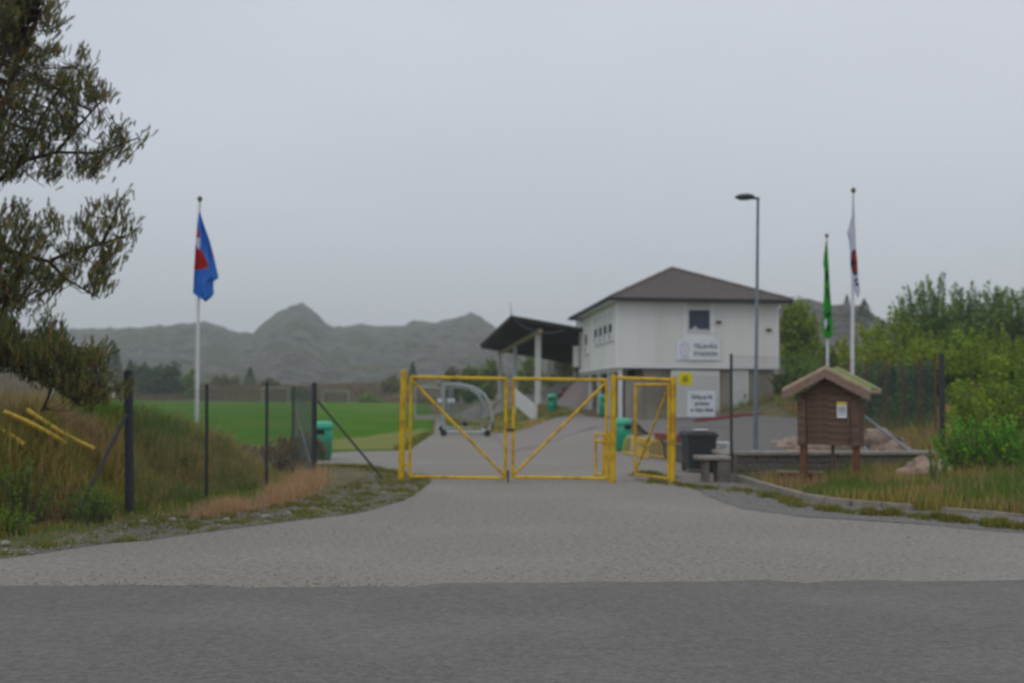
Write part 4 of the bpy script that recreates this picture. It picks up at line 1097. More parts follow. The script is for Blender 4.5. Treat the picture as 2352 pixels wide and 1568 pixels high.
gx = P(632, 905, 140).x; goal_front(gx, 140, 3.3, 2.2, 1.2, 0, 'white small goal at the far end of the pitch seen through the fence', M['alu'], r=.05)
gx = P(770, 905, 150).x; goal_front(gx, 150, 3.5, 1.9, 1.2, 0, 'pale green goal lying far off at the end of the pitch', M['alu'], r=.045)
gx = P(993, 905, 72).x; goal_front(gx, 72, 2.2, 2.0, 1.0, R(8), 'silver goal with green net standing at the end of the path', M['alu'], r=.05)
# low pale kerb at the end of the path and two white boxes on it
pk_ = empty('path_end_kerb', P(995, 955, 70)); pk_.location.z = 0; tag(pk_, 'pale timber kerb across the far end of the path', 'kerb')
A = P(955, 955, 70); B = P(1038, 958, 68); MB().bar((A.x, 70, .1), (B.x, 69, .1), .25, .3).build('beam', M['concrete_pale'], pk_, world=True)
for k, (px, w) in enumerate(((1012, .30), (1036, .46))):
    q = P(px, 917, 62); o = empty('white_box', (q.x, 62, 0)); tag(o, ('left' if k == 0 else 'right')+' of two small white boxes on stands beyond the goals', 'box')
    MB().bbox(-w/2, w/2, -.15, .15, 1.1, 1.32, .02).build('box', M['sign_white'], o)
    MB().tube((0,0,-.05),(0,0,1.1),.03,None,8).build('stand', M['galv'], o)
# plank bench right of the goals
q = P(1098, 975, 47); pbn = empty('plank_bench', (q.x, 47, H(q.x, 47)), R(-20)); tag(pbn, 'low dark plank bench on the grass behind the wheeled goal', 'bench')
MB().bbox(-.8,.8,-.2,.2,.42,.48,.01).build('seat', M['concrete_pale'], pbn)
for s_ in (-.6,.6): MB().box(s_-.05, s_+.05, -.15, .15, -.1, .42).build('leg', M['dark_metal'], pbn)

# ---------------------------------------------------------------- foliage
def sc(c, f): return np.array(c)*f
def leaves_arr(cent, size, cols_, seed, up=0.0, aspect=.55):
    """two-triangle leaves at the given centres"""
    r = np.random.default_rng(seed); n = len(cent)
    a = r.normal(size=(n,3)); a[:,2] = a[:,2]*.5 + up; a /= np.linalg.norm(a, axis=1)[:,None]
    t = r.normal(size=(n,3)); t -= a*(t*a).sum(1)[:,None]; t /= np.linalg.norm(t, axis=1)[:,None]
    s_ = size*r.uniform(.6, 1.35, n)[:,None]
    nrm = np.cross(a, t)
    p0 = cent - a*s_; p2 = cent + a*s_; p1 = cent + t*s_*aspect + nrm*s_*.12; p3 = cent - t*s_*aspect + nrm*s_*.12
    V = np.stack([p0,p1,p2,p3],1).reshape(-1,3); i = np.arange(n)*4
    T = np.stack([np.stack([i,i+1,i+2],1), np.stack([i,i+2,i+3],1)],1).reshape(-1,3)
    return V, T, np.repeat(cols_, 4, axis=0)
def pick_cols(n, pal, seed, jit=.18):
    r = np.random.default_rng(seed); pal = np.array(pal); k = r.integers(0, len(pal), n)
    return pal[k]*r.uniform(1-jit, 1+jit, (n,1))
G_YEL = [S(106,118,38), S(94,108,34), S(118,124,44), S(80,96,32)]
G_MID = [S(84,104,36), S(70,92,34), S(98,112,40), S(62,82,32)]
G_DRK = [S(44,66,36), S(36,56,34), S(54,74,38), S(48,62,40)]
G_BRI = [S(78,114,38), S(64,100,32), S(94,126,44), S(52,86,30)]
G_WIL = [S(86,108,56), S(74,96,50), S(100,118,62), S(64,84,44)]
G_OLV = [S(86,90,52), S(74,80,48), S(96,98,56), S(66,74,46)]

for _p, _k in ((G_YEL,2.5),(G_MID,2.5),(G_DRK,1.7),(G_BRI,2.7),(G_WIL,2.0),(G_OLV,1.8)):
    _p[:] = [tuple(np.array(c)*_k) for c in _p]
def leafy(name, loc, w, h, pal, label, cat='tree', group=None, n=5000, leaf=.05, seed=1, base=.18, shoots=0, clumps=46, stems=4, dep=None, mbark='pale_bark', lobe=.16, tap=.45, wild=0.0):
    """tree or shrub: stems and limbs to uneven clumps of leaves; optional upright shoots break the outline"""
    r = np.random.default_rng(seed); dep = dep or w
    o = empty(name, loc); tag(o, label, cat, group)
    # clump centres in an uneven egg-shaped crown
    cs = []
    while len(cs) < clumps:
        p = r.uniform(-1, 1, 3)
        d_ = np.linalg.norm(p)
        if d_ > 1 or d_ < .35: continue
        bulge = .78 + .32*mnoise.noise(Vector((p[0]*1.6+seed, p[1]*1.6, p[2]*1.6)))*1.6
        z = base*h + (p[2]*.5+.5)*(1-base)*h*.97
        taper = 1 - tap*max(0, p[2])**2
        cs.append((p[0]*w/2*bulge*taper*.86, p[1]*dep/2*bulge*taper*.86, z))
    cs = np.array(cs); cr_ = r.uniform(.6, 1.25, clumps)*lobe*min(w, h)
    per = np.maximum(1, (n*(cr_**1.6)/np.sum(cr_**1.6)).astype(int))
    cent = []; tint = []
    for c, rr, k in zip(cs, cr_, per):
        g = r.normal(size=(k,3))*np.array([.55,.55,.5])*rr; cent.append(c+g); tint.append(np.full(k, r.uniform(.78, 1.2)))
    for s_ in range(shoots):
        a = r.uniform(0, 2*math.pi); q = math.sqrt(r.uniform(0, 1))
        x, y = q*w*.42*math.cos(a), q*dep*.42*math.sin(a); z0 = h*lerp(.80-.28*q*q, .42-.2*q*q, wild); L_ = r.uniform(.14, .28)*h*(1+1.0*wild)
        k = int(n*.018); t = r.uniform(0, 1, k)
        cent.append(np.stack([x+r.normal(size=k)*.06*w*(1-t)*.6, y+r.normal(size=k)*.06*w*(1-t)*.6, z0+t*L_], 1)); tint.append(np.full(k, r.uniform(.8, 1.15)))
    cent = np.concatenate(cent); tint = np.concatenate(tint)[:,None]
    cent[:,2] = np.maximum(cent[:,2], .02)
    V, T, C = leaves_arr(cent, leaf, pick_cols(len(cent), pal, seed)*tint, seed+5)
    trimesh('crown', V, T, C, M['leaves'], o)
    tk = MB()
    for s_ in range(stems):
        a = 2*math.pi*s_/stems + r.uniform(-.5,.5); top = cs[r.integers(0, clumps)]
        f = np.array([top[0]*.5, top[1]*.5, h*.6])
        tk.path([(0.05*math.cos(a)*w*.3,0.05*math.sin(a)*w*.3,-.25),(f[0]*.4,f[1]*.4,h*.28),tuple(f),(top[0],top[1],max(top[2],h*.62))],[.020*h+.012,.014*h+.008,.009*h,.004*h],7)
    for c in cs[:int(clumps*.8)]:
        hb = max(.12*h, c[2]*.62); tk.path([(c[0]*.22,c[1]*.22,hb*.8),(c[0]*.65,c[1]*.65,lerp(hb*.8,c[2],.7)),tuple(c)],[.008*h,.005*h,.002*h],5)
    tk.build('trunk', M[mbark], o, smooth=True)
    return o
def plumes(name, loc, w, h, pal, label, cat='tree', group=None, n=6000, leaf=.05, seed=1, np_=44, dep=None, mbark='pale_bark', top=.62, fat=.10, asp=.42, **_):
    """thicket of many upright leafy stems of uneven height, feathery at the tips"""
    r = np.random.default_rng(seed); dep = dep or w*.9
    o = empty(name, loc); tag(o, label, cat, group)
    cent = []; tint = []; tk = MB()
    for k in range(np_):
        q = math.sqrt(r.uniform(0, 1)); a = r.uniform(0, 2*math.pi)
        x, y = q*w*.5*math.cos(a), q*dep*.5*math.sin(a)
        ht = h*(1-.42*q**2.2)*r.uniform(top, 1.0); lx, ly = r.normal()*.06*ht + x*.16, r.normal()*.06*ht + y*.16
        m_ = int(n/np_*r.uniform(.6, 1.4)*ht/h); t = r.uniform(.02, 1, m_)**.85
        # side twigs: leaves gather on a few bunches along the stem
        nb_ = 9; bt = np.sort(r.uniform(.05, 1, nb_)); ba = r.uniform(0, 2*math.pi, nb_); j = np.abs(t[:,None]-bt[None,:]).argmin(1)
        rr = w*fat*(1.05-t)**.6*r.uniform(.5, 1.5, nb_)[j]
        cx_ = x*(.55+.45*t) + lx*t*t + np.cos(ba[j])*rr*.8 + r.normal(size=m_)*rr*.45
        cy_ = y*(.55+.45*t) + ly*t*t + np.sin(ba[j])*rr*.8 + r.normal(size=m_)*rr*.45
        cent.append(np.stack([cx_, cy_, t*ht], 1)); tint.append(r.uniform(.72, 1.22)*r.uniform(.85, 1.15, nb_)[j])
        tk.path([(x*.5, y*.5, -.2), (x*.75, y*.75, ht*.45), (x+lx*.9, y+ly*.9, ht*.93)], [.008*h+.006, .005*h+.004, .002*h], 5, False)
    cent = np.concatenate(cent); tint = np.concatenate(tint)[:,None]; cent[:,2] = np.maximum(cent[:,2], .02)
    V, T, C = leaves_arr(cent, leaf, pick_cols(len(cent), pal, seed)*tint, seed+5, aspect=asp)
    trimesh('crown', V, T, C, M['leaves'], o); tk.build('trunk', M[mbark], o, smooth=True)
    return o
def leafy_px(name, px, py_top, w_px, D, pal, label, gz=None, **k):
    t = P(px, py_top, D); zg = H(t.x, D) if gz is None else gz
    f = plumes if name in ('leafy_bush', 'green_bush', 'willow_tree', 'young_plant', 'bank_weed') else leafy
    if f is plumes: [k.pop(q, None) for q in ('base','shoots','clumps','lobe','tap','wild','stems')]
    return f(name, (t.x, D, zg), w_px/FPX*D*(1.12 if f is plumes else 1), (t.z-zg)*(1.16 if name == 'willow_tree' else 1.08 if f is plumes else 1), pal, label, **dict(dict(np_=80, top=.78, fat=.10) if name == 'willow_tree' else {}, **k))

GB = 'trees and bushes on the right'
leafy_px('willow_tree', 2150, 652, 170, 41, G_WIL, 'tall grey-green willow, leftmost of the high trees at right', group=GB, n=14000, leaf=.07, seed=11, shoots=40, clumps=80, base=.05, tap=.15, lobe=.11, wild=.35)
leafy_px('willow_tree', 2243, 664, 175, 43, G_WIL, 'tall grey-green willow, second of the high trees at right', group=GB, n=14000, leaf=.07, seed=12, shoots=40, clumps=80, base=.05, tap=.15, lobe=.11, wild=.35)
leafy_px('willow_tree', 2330, 662, 165, 40, G_WIL, 'tall grey-green willow at the right edge of the frame', group=GB, n=14000, leaf=.07, seed=13, shoots=40, clumps=80, base=.05, tap=.15, lobe=.11, wild=.35)
leafy_px('willow_tree', 2440, 690, 150, 42, G_WIL, 'willow mostly beyond the right edge of the frame', group=GB, n=4000, leaf=.10, seed=14, shoots=6, clumps=40, base=.1)
leafy_px('leafy_bush', 1985, 735, 120, 38, G_YEL, 'yellow-green bush just right of the white flagpole', group=GB, n=6000, leaf=.07, seed=21, wild=.3, shoots=28, base=.04, lobe=.115, clumps=70, tap=.25)
leafy_px('leafy_bush', 2062, 700, 120, 39, G_MID+G_YEL, 'pointed mid green bush left of the high willows', group=GB, n=6500, leaf=.07, seed=22, wild=.3, shoots=28, base=.04, lobe=.115, clumps=70, tap=.25)
leafy_px('leafy_bush', 2130, 765, 140, 36, G_YEL, 'broad yellow-green bush below the leftmost willow', group=GB, n=6500, leaf=.065, seed=23, wild=.3, shoots=28, base=.03, lobe=.115, clumps=70, tap=.25)
leafy_px('leafy_bush', 2235, 760, 150, 33, G_YEL+G_MID, 'large olive green bush above the thick dark fence post', group=GB, n=8000, leaf=.06, seed=24, wild=.3, shoots=28, base=.02, lobe=.115, clumps=70, tap=.25)
leafy_px('leafy_bush', 2335, 800, 150, 30, G_MID+G_YEL, 'large olive bush at the right edge below the willows', group=GB, n=8000, leaf=.055, seed=25, wild=.3, shoots=28, base=.02, lobe=.115, clumps=70, tap=.25)
leafy_px('leafy_bush', 2260, 860, 170, 26.5, G_YEL+G_MID, 'tall yellow-green bush behind and right of the thick dark post', group=GB, n=9000, leaf=.045, seed=26, wild=.3, shoots=28, base=.02, lobe=.115, clumps=70, tap=.25)
leafy_px('leafy_bush', 2390, 840, 170, 25.5, G_MID, 'green bush cut by the right edge of the frame', group=GB, n=7000, leaf=.045, seed=27, wild=.3, shoots=28, base=.02, lobe=.115, clumps=70, tap=.25)
leafy_px('leafy_bush', 2050, 850, 150, 33.5, G_DRK+G_MID[:1], 'dark green bush behind the green fence netting', group=GB, n=6000, leaf=.06, seed=28, base=.02)  # shade behind the netting is put into the dark leaf colours
leafy_px('leafy_bush', 2140, 850, 120, 32.5, G_DRK, 'darkest bush behind the last rusty posts', group=GB, n=6000, leaf=.06, seed=29, base=.02)  # dark palette paints the shade behind the posts into the leaves
leafy_px('leafy_bush', 1965, 850, 110, 36, G_DRK+G_MID[:1], 'dark shaded bush behind the notice board roof', group=GB, n=5000, leaf=.06, seed=30, base=.02)  # its shade is painted by the dark leaf palette
leafy_px('green_bush', 2242, 945, 150, 19.6, G_BRI, 'bright green bush beside the boulder at right', group=GB, n=9000, leaf=.036, seed=31, np_=60, fat=.06, shoots=85, base=.0, lobe=.10, clumps=60, tap=.2, wild=1.0)
leafy_px('green_bush', 2345, 938, 140, 19.0, G_BRI, 'bright green bush at the right edge above the grass bed', group=GB, n=9000, leaf=.036, seed=32, np_=60, fat=.06, shoots=85, base=.0, lobe=.10, clumps=60, tap=.2, wild=1.0)
leafy_px('leafy_bush', 2018, 738, 130, 34.5, G_MID+G_YEL, 'mid green bush behind the first rusty posts', group=GB, n=6500, leaf=.06, seed=40, wild=.3, shoots=28, base=.02, lobe=.115, clumps=70, tap=.2)
leafy_px('leafy_bush', 2104, 712, 130, 40, G_MID, 'green bush between the pointed bush and the leftmost willow', group=GB, n=6500, leaf=.07, seed=41, wild=.3, shoots=28, base=.02, lobe=.115, clumps=70, tap=.2)
leafy_px('leafy_bush', 2195, 740, 130, 37, G_WIL+G_MID, 'grey-green bush filling the gap below the second willow', group=GB, n=6500, leaf=.065, seed=42, wild=.3, shoots=28, base=.02, lobe=.115, clumps=70, tap=.2)
leafy_px('leafy_bush', 2290, 745, 140, 36, G_MID+G_YEL, 'olive green bush below the willow at the right edge', group=GB, n=6500, leaf=.065, seed=43, wild=.3, shoots=28, base=.02, lobe=.115, clumps=70, tap=.2)
leafy_px('leafy_bush', 2250, 890, 115, 23.4, G_YEL+G_MID, 'low yellow-green bush just right of the thick dark post', group=GB, n=6500, leaf=.04, seed=44, shoots=24, base=.0, lobe=.115, clumps=70, tap=.2)
leafy_px('leafy_bush', 2310, 880, 130, 22.4, G_MID+G_YEL, 'low olive bush behind the bright green bushes', group=GB, n=6500, leaf=.04, seed=45, shoots=24, base=.0, lobe=.115, clumps=70, tap=.2)
leafy_px('young_plant', 2141, 1018, 24, 18.3, G_BRI+G_MID, 'upright young green plant in front of the boulder', cat='plant', n=700, leaf=.022, seed=33, np_=6, shoots=3, clumps=14, stems=1, lobe=.2)
leafy_px('young_plant', 2166, 1036, 20, 18.5, G_BRI, 'shorter young plant beside the boulder, nearer the bright bush', cat='plant', n=600, leaf=.022, seed=34, np_=5, shoots=3, clumps=12, stems=1, lobe=.2)
leafy_px('bank_weed', 60, 1045, 120, 13.2, G_MID, 'dark green weeds on the bank below the middle yellow pipe', cat='plant', group='weeds on the bank', n=3500, leaf=.022, seed=61, np_=50, fat=.05)
leafy_px('bank_weed', 215, 1105, 120, 13.6, G_BRI[:2]+G_MID, 'green weeds at the foot of the thick fence post', cat='plant', group='weeds on the bank', n=2600, leaf=.020, seed=62, np_=44, fat=.05)
leafy_px('bank_weed', 20, 1155, 100, 12.4, G_MID, 'green weeds on the bank at the left edge of the frame', cat='plant', group='weeds on the bank', n=2200, leaf=.020, seed=63, np_=40, fat=.05)
leafy_px('bank_weed', 410, 1040, 110, 17.5, G_OLV+G_MID, 'olive scrub on the bank behind the fence', cat='plant', group='weeds on the bank', n=2400, leaf=.022, seed=64, np_=44, fat=.05)
leafy_px('leafy_tree', 1835, 698, 125, 58, G_MID+G_YEL, 'green tree behind the right corner of the club house', group=GB, n=7000, leaf=.10, seed=35, shoots=5, base=.05, clumps=60)
leafy_px('leafy_tree', 1890, 800, 80, 54, G_OLV+G_MID, 'olive tree below the green flag', group=GB, n=5000, leaf=.09, seed=36, shoots=4, base=.05)
leafy_px('leafy_bush', 1846, 800, 105, 47.5, G_MID+G_BRI[:1], 'green bush beside the concrete wall of the club house', group=GB, n=5000, leaf=.07, seed=37, base=.03)
leafy_px('leafy_bush', 1810, 838, 70, 45.5, G_MID+G_DRK, 'dark green bush against the right end of the concrete wall', group=GB, n=4500, leaf=.06, seed=47)
leafy_px('leafy_bush', 1935, 880, 110, 34, G_DRK+G_MID, 'dark bush hidden mostly behind the notice board', group=GB, n=4500, leaf=.055, seed=48)
leafy_px('leafy_bush', 2085, 890, 130, 31.2, G_DRK+G_MID, 'low dark bush behind the middle of the rusty fence', group=GB, n=5000, leaf=.05, seed=49)  # shade behind the fence painted with dark leaf colours
leafy_px('leafy_bush', 1872, 862, 100, 40, G_DRK+G_MID, 'dark green bush left of the notice board roof', group=GB, n=5000, leaf=.06, seed=46, base=.0, shoots=10)
leafy_px('leafy_bush', 1825, 900, 60, 42.5, G_YEL, 'small yellow-green shrub at the right corner of the club house', group=GB, n=2500, leaf=.05, seed=38, base=.03)
leafy_px('leafy_bush', 1925, 800, 90, 50, G_YEL+G_OLV, 'yellowish bush between the two right flagpoles', group=GB, n=5000, leaf=.08, seed=39, base=.03)

def conifer(px, py_top, py_base, D, w_px, label, pal=G_DRK, seed=1, n=1600, group='far trees', gz=None):
    t = P(px, py_top, D); zg = P(px, py_base, D).z if gz is None else gz
    h = t.z-zg; w = w_px/FPX*D
    r = np.random.default_rng(seed); o = empty('conifer', (t.x, D, zg)); tag(o, label, 'tree', group)
    u = r.uniform(0, 1, n)**.8; rad = (1-u)**.85*w/2*(.45+.55*((u*13) % 1)*.6+.25*r.uniform(0,1,n)); a = r.uniform(0, 2*math.pi, n)
    c = np.stack([rad*np.cos(a), rad*np.sin(a), .06*h+u*.94*h-.12*rad], 1)
    V, T, C = leaves_arr(c, h*.035, pick_cols(n, pal, seed), seed, aspect=.4)
    trimesh('crown', V, T, C, M['leaves'], o)
    MB().tube((0,0,-.5), (0,0,h*.95), .018*h+.03, .006*h, 7).build('trunk', M['bark'], o)
    return o
k = 0
for px, t, b_, D, w, lab in [(575,842,895,185,46,'dark conifer alone on the far bank, right of the left flagpole'),
        (225,800,885,178,70,'dark conifer at the far left, behind the lower pine branch'),(262,785,885,182,70,'tallest dark conifer of the far wood at left'),
        (300,825,885,180,56,'dark conifer of the far wood, just left of the thick fence post'),(1945,676,708,195,24,'small spruce on the crest of the rocky hill, left of the white flagpole'),
        (1985,686,745,160,60,'broad spruce on the rocky hill behind the white flag'),(2028,732,770,150,40,'spruce on the lower shoulder of the rocky hill'),
        (948,830,890,175,40,'dark conifer beyond the pitch above the left gate post')]:
    k += 1; conifer(px, t, b_, D, w, lab, seed=50+k, n=1500)
FT = [(345,830,100,176,G_DRK,'dark round tree of the far wood right of the thick fence post'),(400,838,90,178,G_DRK,'dark low tree at the right end of the far wood'),
      (440,850,40,172,G_MID,'lighter green tree at the end of the far wood'),(180,800,110,176,G_DRK,'dark tree of the far wood hidden by the pine branch'),
      (520,862,90,186,G_OLV,'low olive scrub on the far bank left of the lone conifer'),(620,872,60,184,G_OLV,'low scrub on the far bank right of the lone conifer'),
      (850,905,70,160,G_MID,'green bush at the end of the pitch left of the gate'),(900,868,60,178,G_OLV,'olive scrub beyond the brown bank behind the gate post'),
      (1085,838,70,112,G_OLV+G_MID,'grey-green shrub left of the grandstand'),(1130,832,70,116,G_OLV+G_MID,'grey-green shrub behind the farthest grandstand column'),
      (1040,850,60,118,G_OLV,'hazy shrub above the left gate leaf'),(1215,815,90,125,G_OLV+G_MID,'shrubby slope tree seen under the grandstand roof'),
      (1290,800,120,105,G_OLV,'dull tree behind the grandstand beside the club house'),(690,888,50,170,G_OLV,'scrub beyond the pitch above the corner fence post')]
for i, (px, t, w, D, pal, lab) in enumerate(FT):
    q = P(px, t, D); zg = min(P(px, 905, D).z, q.z-1.5) - .8
    leafy('far_tree' if w > 50 else 'far_shrub', (q.x, D, zg), w/FPX*D, q.z-zg, pal, lab, group='far trees', n=1800, leaf=.0035*D*.55, seed=80+i, clumps=26, stems=2, base=.02, shoots=2)

# ---------------------------------------------------------------- the pine at the left edge
pine_x = P(-190, 900, 13.6).x
pine = empty('pine_tree', (pine_x, 13.6, H(pine_x, 13.6))); tag(pine, 'old pine whose branches reach in from the left edge', 'tree')
pz = pine.location.z
trunk_pts = [(pine_x, 13.6, pz-.3), (pine_x+.1, 13.6, pz+1.5), (pine_x+.02, 13.7, pz+3.0), (pine_x+.2, 13.6, pz+4.6), (pine_x+.45, 13.5, pz+6.2), (pine_x+.5, 13.5, pz+7.4)]
wood = MB(); wood.path(trunk_pts, [.26,.22,.19,.15,.10,.04], 12)
lobes = [  # outline (frame units), main limb, depth, number of shoots
    ([(-160,-60),(60,-90),(105,-20),(125,15),(138,70),(130,120),(150,140),(178,150),(192,105),(205,115),(212,180),(228,215),(246,215),(238,262),(262,275),(292,292),(328,284),(328,318),(318,345),(284,362),(262,392),(228,412),(170,420),(110,424),(60,400),(0,428),(-80,420),(-160,440)],
     [[(-150,470),(-60,448),(0,412),(60,368),(130,350),(220,352),(315,318)], [(40,380),(80,300),(120,230),(190,130)], [(-60,448),(-20,300),(40,150),(90,40),(110,-30)], [(130,350),(180,290),(240,225)]], 13.2, 2050),
    ([(-60,530),(20,505),(24,486),(50,478),(66,500),(100,520),(112,500),(150,505),(188,500),(205,520),(214,470),(226,488),(240,478),(266,470),(282,448),(290,500),(302,528),(306,560),(296,592),(262,610),(256,640),(222,645),(254,670),(232,694),(200,672),(180,650),(140,652),(132,690),(90,716),(40,720),(0,740),(-90,730)],
     [[(-150,540),(-60,555),(0,568),(60,588),(112,600),(170,575),(235,560),(290,540)], [(112,600),(150,640),(230,685)], [(60,588),(30,640),(10,700)], [(235,560),(262,500),(280,455)]], 12.9, 760),
    ([(-90,735),(0,742),(60,758),(92,735),(124,728),(120,752),(150,766),(178,768),(192,750),(204,772),(222,806),(242,820),(228,850),(240,872),(268,888),(290,894),(276,915),(245,908),(238,948),(215,952),(200,925),(165,920),(130,900),(90,880),(40,860),(0,845),(-90,850)],
     [[(-150,800),(-60,815),(0,828),(60,845),(120,880),(180,925)], [(0,828),(80,800),(150,790),(215,805)], [(60,845),(150,870),(230,885),(280,898)], [(120,880),(110,915),(95,945)]], 12.6, 820),
]
ncent = []; ndir = []; twig = MB()
prng = np.random.default_rng(99)
for outline, limbs, D, N in lobes:
    skel = []
    for li, lm in enumerate(limbs):
        dj = [0, .25, -.35, .15][li % 4]
        p3 = [P(a, b_, D + dj*min(1, k/2) + .12*math.sin(k*1.7+li)) for k, (a, b_) in enumerate(lm)]
        r0 = .045 if li == 0 else .024
        wood.path(p3, [lerp(r0, .008, k/(len(p3)-1)) for k in range(len(p3))], 8)
        for a, b_ in zip(p3, p3[1:]):
            for t in (0, .25, .5, .75): skel.append(a.lerp(b_, t))
    xs_ = [p[0] for p in outline]; ys_ = [p[1] for p in outline]; got = 0
    sk = np.array([s[:] for s in skel])
    tries = 0
    while got < N and tries < N*60:
        tries += 1
        px, py = prng.uniform(min(xs_), max(xs_)), prng.uniform(min(ys_), max(ys_))
        if not inpoly(px, py, outline): continue
        gap = mnoise.noise(Vector((px*.028, py*.028, D))) + .4*mnoise.noise(Vector((px*.07, py*.07, D)))
        if gap < -.03 - (.4 if px < 60 else 0): continue
        q = P(px, py, D + prng.normal()*.45)
        j = int(np.argmin(((sk-np.array(q[:]))**2).sum(1))); s_ = Vector(sk[j])
        out = (q-s_); dist = out.length
        dr = (out.normalized()*.35 + Vector((.22, 0, .95)) + Vector(prng.normal(size=3)*.16)).normalized()
        ncent.append(q); ndir.append(dr); got += 1
        if dist > .08 and got % 2 == 0:
            mid = s_.lerp(q, .5) + Vector((0, 0, -.12*dist)); twig.path([s_, mid, q-dr*.06], [.007, .005, .0035], 4, False)
ncent = np.array([c[:] for c in ncent]); ndir = np.array([d[:] for d in ndir])
ncent = np.repeat(ncent, 3, axis=0) + prng.normal(size=(len(ncent)*3, 3))*.05; ndir = np.repeat(ndir, 3, axis=0) + prng.normal(size=(len(ndir)*3, 3))*.20
ndir /= np.linalg.norm(ndir, axis=1)[:,None]; ns = len(ncent); NN = 36
Lsh = prng.uniform(.06, .14, ns)
t = prng.uniform(0, 1, (ns, NN)); basep = ncent[:,None,:] + ndir[:,None,:]*(t*Lsh[:,None])[...,None]
rad = prng.normal(size=(ns, NN, 3)); rad -= ndir[:,None,:]*(rad*ndir[:,None,:]).sum(-1)[...,None]; rad /= np.linalg.norm(rad, axis=-1)[...,None]
nd = rad*.60 + ndir[:,None,:]*.78; nd /= np.linalg.norm(nd, axis=-1)[...,None]
tip = basep + nd*prng.uniform(.03, .055, (ns, NN))[...,None]
sd = np.cross(nd, rad); sd /= (np.linalg.norm(sd, axis=-1)[...,None]+1e-6); sd *= .0036
V = np.stack([basep-sd, basep+sd, tip], 2).reshape(-1, 3); T = np.arange(len(V)).reshape(-1, 3)
pal = np.array([S(118,122,70), S(102,112,66), S(138,130,72), S(150,128,74), S(124,122,76), S(90,104,66), S(156,112,68)]); kk = prng.choice(len(pal), ns, p=[.24,.22,.17,.08,.14,.13,.02])
C = np.repeat(pal[kk]*prng.uniform(.75, 1.2, (ns, 1)), NN*3, axis=0)
trimesh('crown', V, T, C, M['leaves'], pine, org=pine.location)
wood.build('trunk', M['bark'], pine, world=True, smooth=True)
tw = twig.build('twigs', M['bark'], pine, world=True); tw["kind"] = 'stuff'

# ---------------------------------------------------------------- grass
def blades(name, pts, hts, pal_fn, label, seed, width=.006, lean=.35, m='grass_blades', parent=None):
    """bent grass blades, three triangles each"""
    r = np.random.default_rng(seed); n = len(pts); pts = np.asarray(pts); h = np.asarray(hts)[:,None]
    a = r.uniform(0, 2*math.pi, n); ld = np.stack([np.cos(a), np.sin(a), np.zeros(n)], 1); b = r.uniform(0, 2*math.pi, n)
    sd = np.stack([np.cos(b), np.sin(b), np.zeros(n)], 1)*width*r.uniform(.6,1.4,(n,1))
    le = r.uniform(.05, 1, (n,1))*lean
    mid = pts + np.array([0,0,1])*h*.55 + ld*h*le*.3; tip = pts + np.array([0,0,1])*h*(1-.25*le) + ld*h*le
    V = np.stack([pts-sd, pts+sd, mid-sd*.75, mid+sd*.75, tip], 1).reshape(-1,3); i = np.arange(n)*5
    T = np.stack([np.stack([i,i+1,i+3],1), np.stack([i,i+3,i+2],1), np.stack([i+2,i+3,i+4],1)],1).reshape(-1,3)
    C = np.repeat(pal_fn(pts, r), 5, axis=0)
    o = trimesh(name, V, T, C, M[m]); tag(o, label, kind='stuff')
    return o
def nz(p, s_, o_): return np.array([mnoise.noise(Vector((x*s_, y*s_, o_))) for x, y, _ in p])
OLV = np.array([S(186,164,92), S(168,152,82), S(200,178,106), S(152,142,78)]); BRN = np.array([S(178,152,116), S(162,136,104), S(190,164,124)])
GRN = np.array([S(110,138,60), S(96,128,56), S(128,150,66)]); PNK = np.array([S(200,160,132), S(208,172,142), S(186,150,112), S(180,158,104)])
def mixpal(pts, r, w_brn, w_grn, sc_=.55):
    n = len(pts); a = nz(pts, sc_, 1.0)+r.normal(size=n)*.16; b = nz(pts, sc_*1.1, 7.0)+r.normal(size=n)*.14
    out = OLV[r.integers(0, 4, n)]
    k = a > w_brn; out[k] = BRN[r.integers(0, 3, k.sum())]
    k = b > w_grn; out[k] = GRN[r.integers(0, 3, k.sum())]
    return out*r.uniform(.75, 1.25, (n,1))
# tall grass on the left bank
FOOT = [(8,-9.5),(10.5,-7.4),(12.3,-5.9),(14.4,-5.0),(19.6,-4.05),(21.5,-4.7),(23,-6.0),(25,-7.2),(28,-9.5),(31,-13)]
pts = []; hts = []
r = np.random.default_rng(5)
while len(pts) < 110000:
    y = 10.3 + r.uniform(0,1)**1.25*17; x = r.uniform(-12.5, -3.3)
    px = x/y*FPX+1176
    if px < -120: continue
    s_ = interp(FOOT, y) - x
    if s_ < -.9 + .5*mnoise.noise(Vector((x*1.7, y*1.7, 21))) or (s_ < 0 and r.uniform() > .35*(1+s_)): continue
    if y > 22 and s_ < .1: continue
    if inpoly(x, y, apron_poly): continue
    cl = mnoise.noise(Vector((x*1.3, y*1.3, 2))) + .5*mnoise.noise(Vector((x*3.1, y*3.1, 5)))
    hh_ = (.10 + .24*sm(-.5, 1.2, s_))*max(.3, 1+.95*cl)*r.uniform(.45, 1.3)
    pts.append((x, y, H(x, y)-.02)); hts.append(max(.05, hh_))
blades('bank_grass', pts, hts, lambda p, r_: mixpal(p, r_, .28, .02)*(.70+.30*np.clip((p[:,:1]+8.0)/3.0, 0, 1)), 'tall olive and brown grass on the left bank', 6, lean=.85)
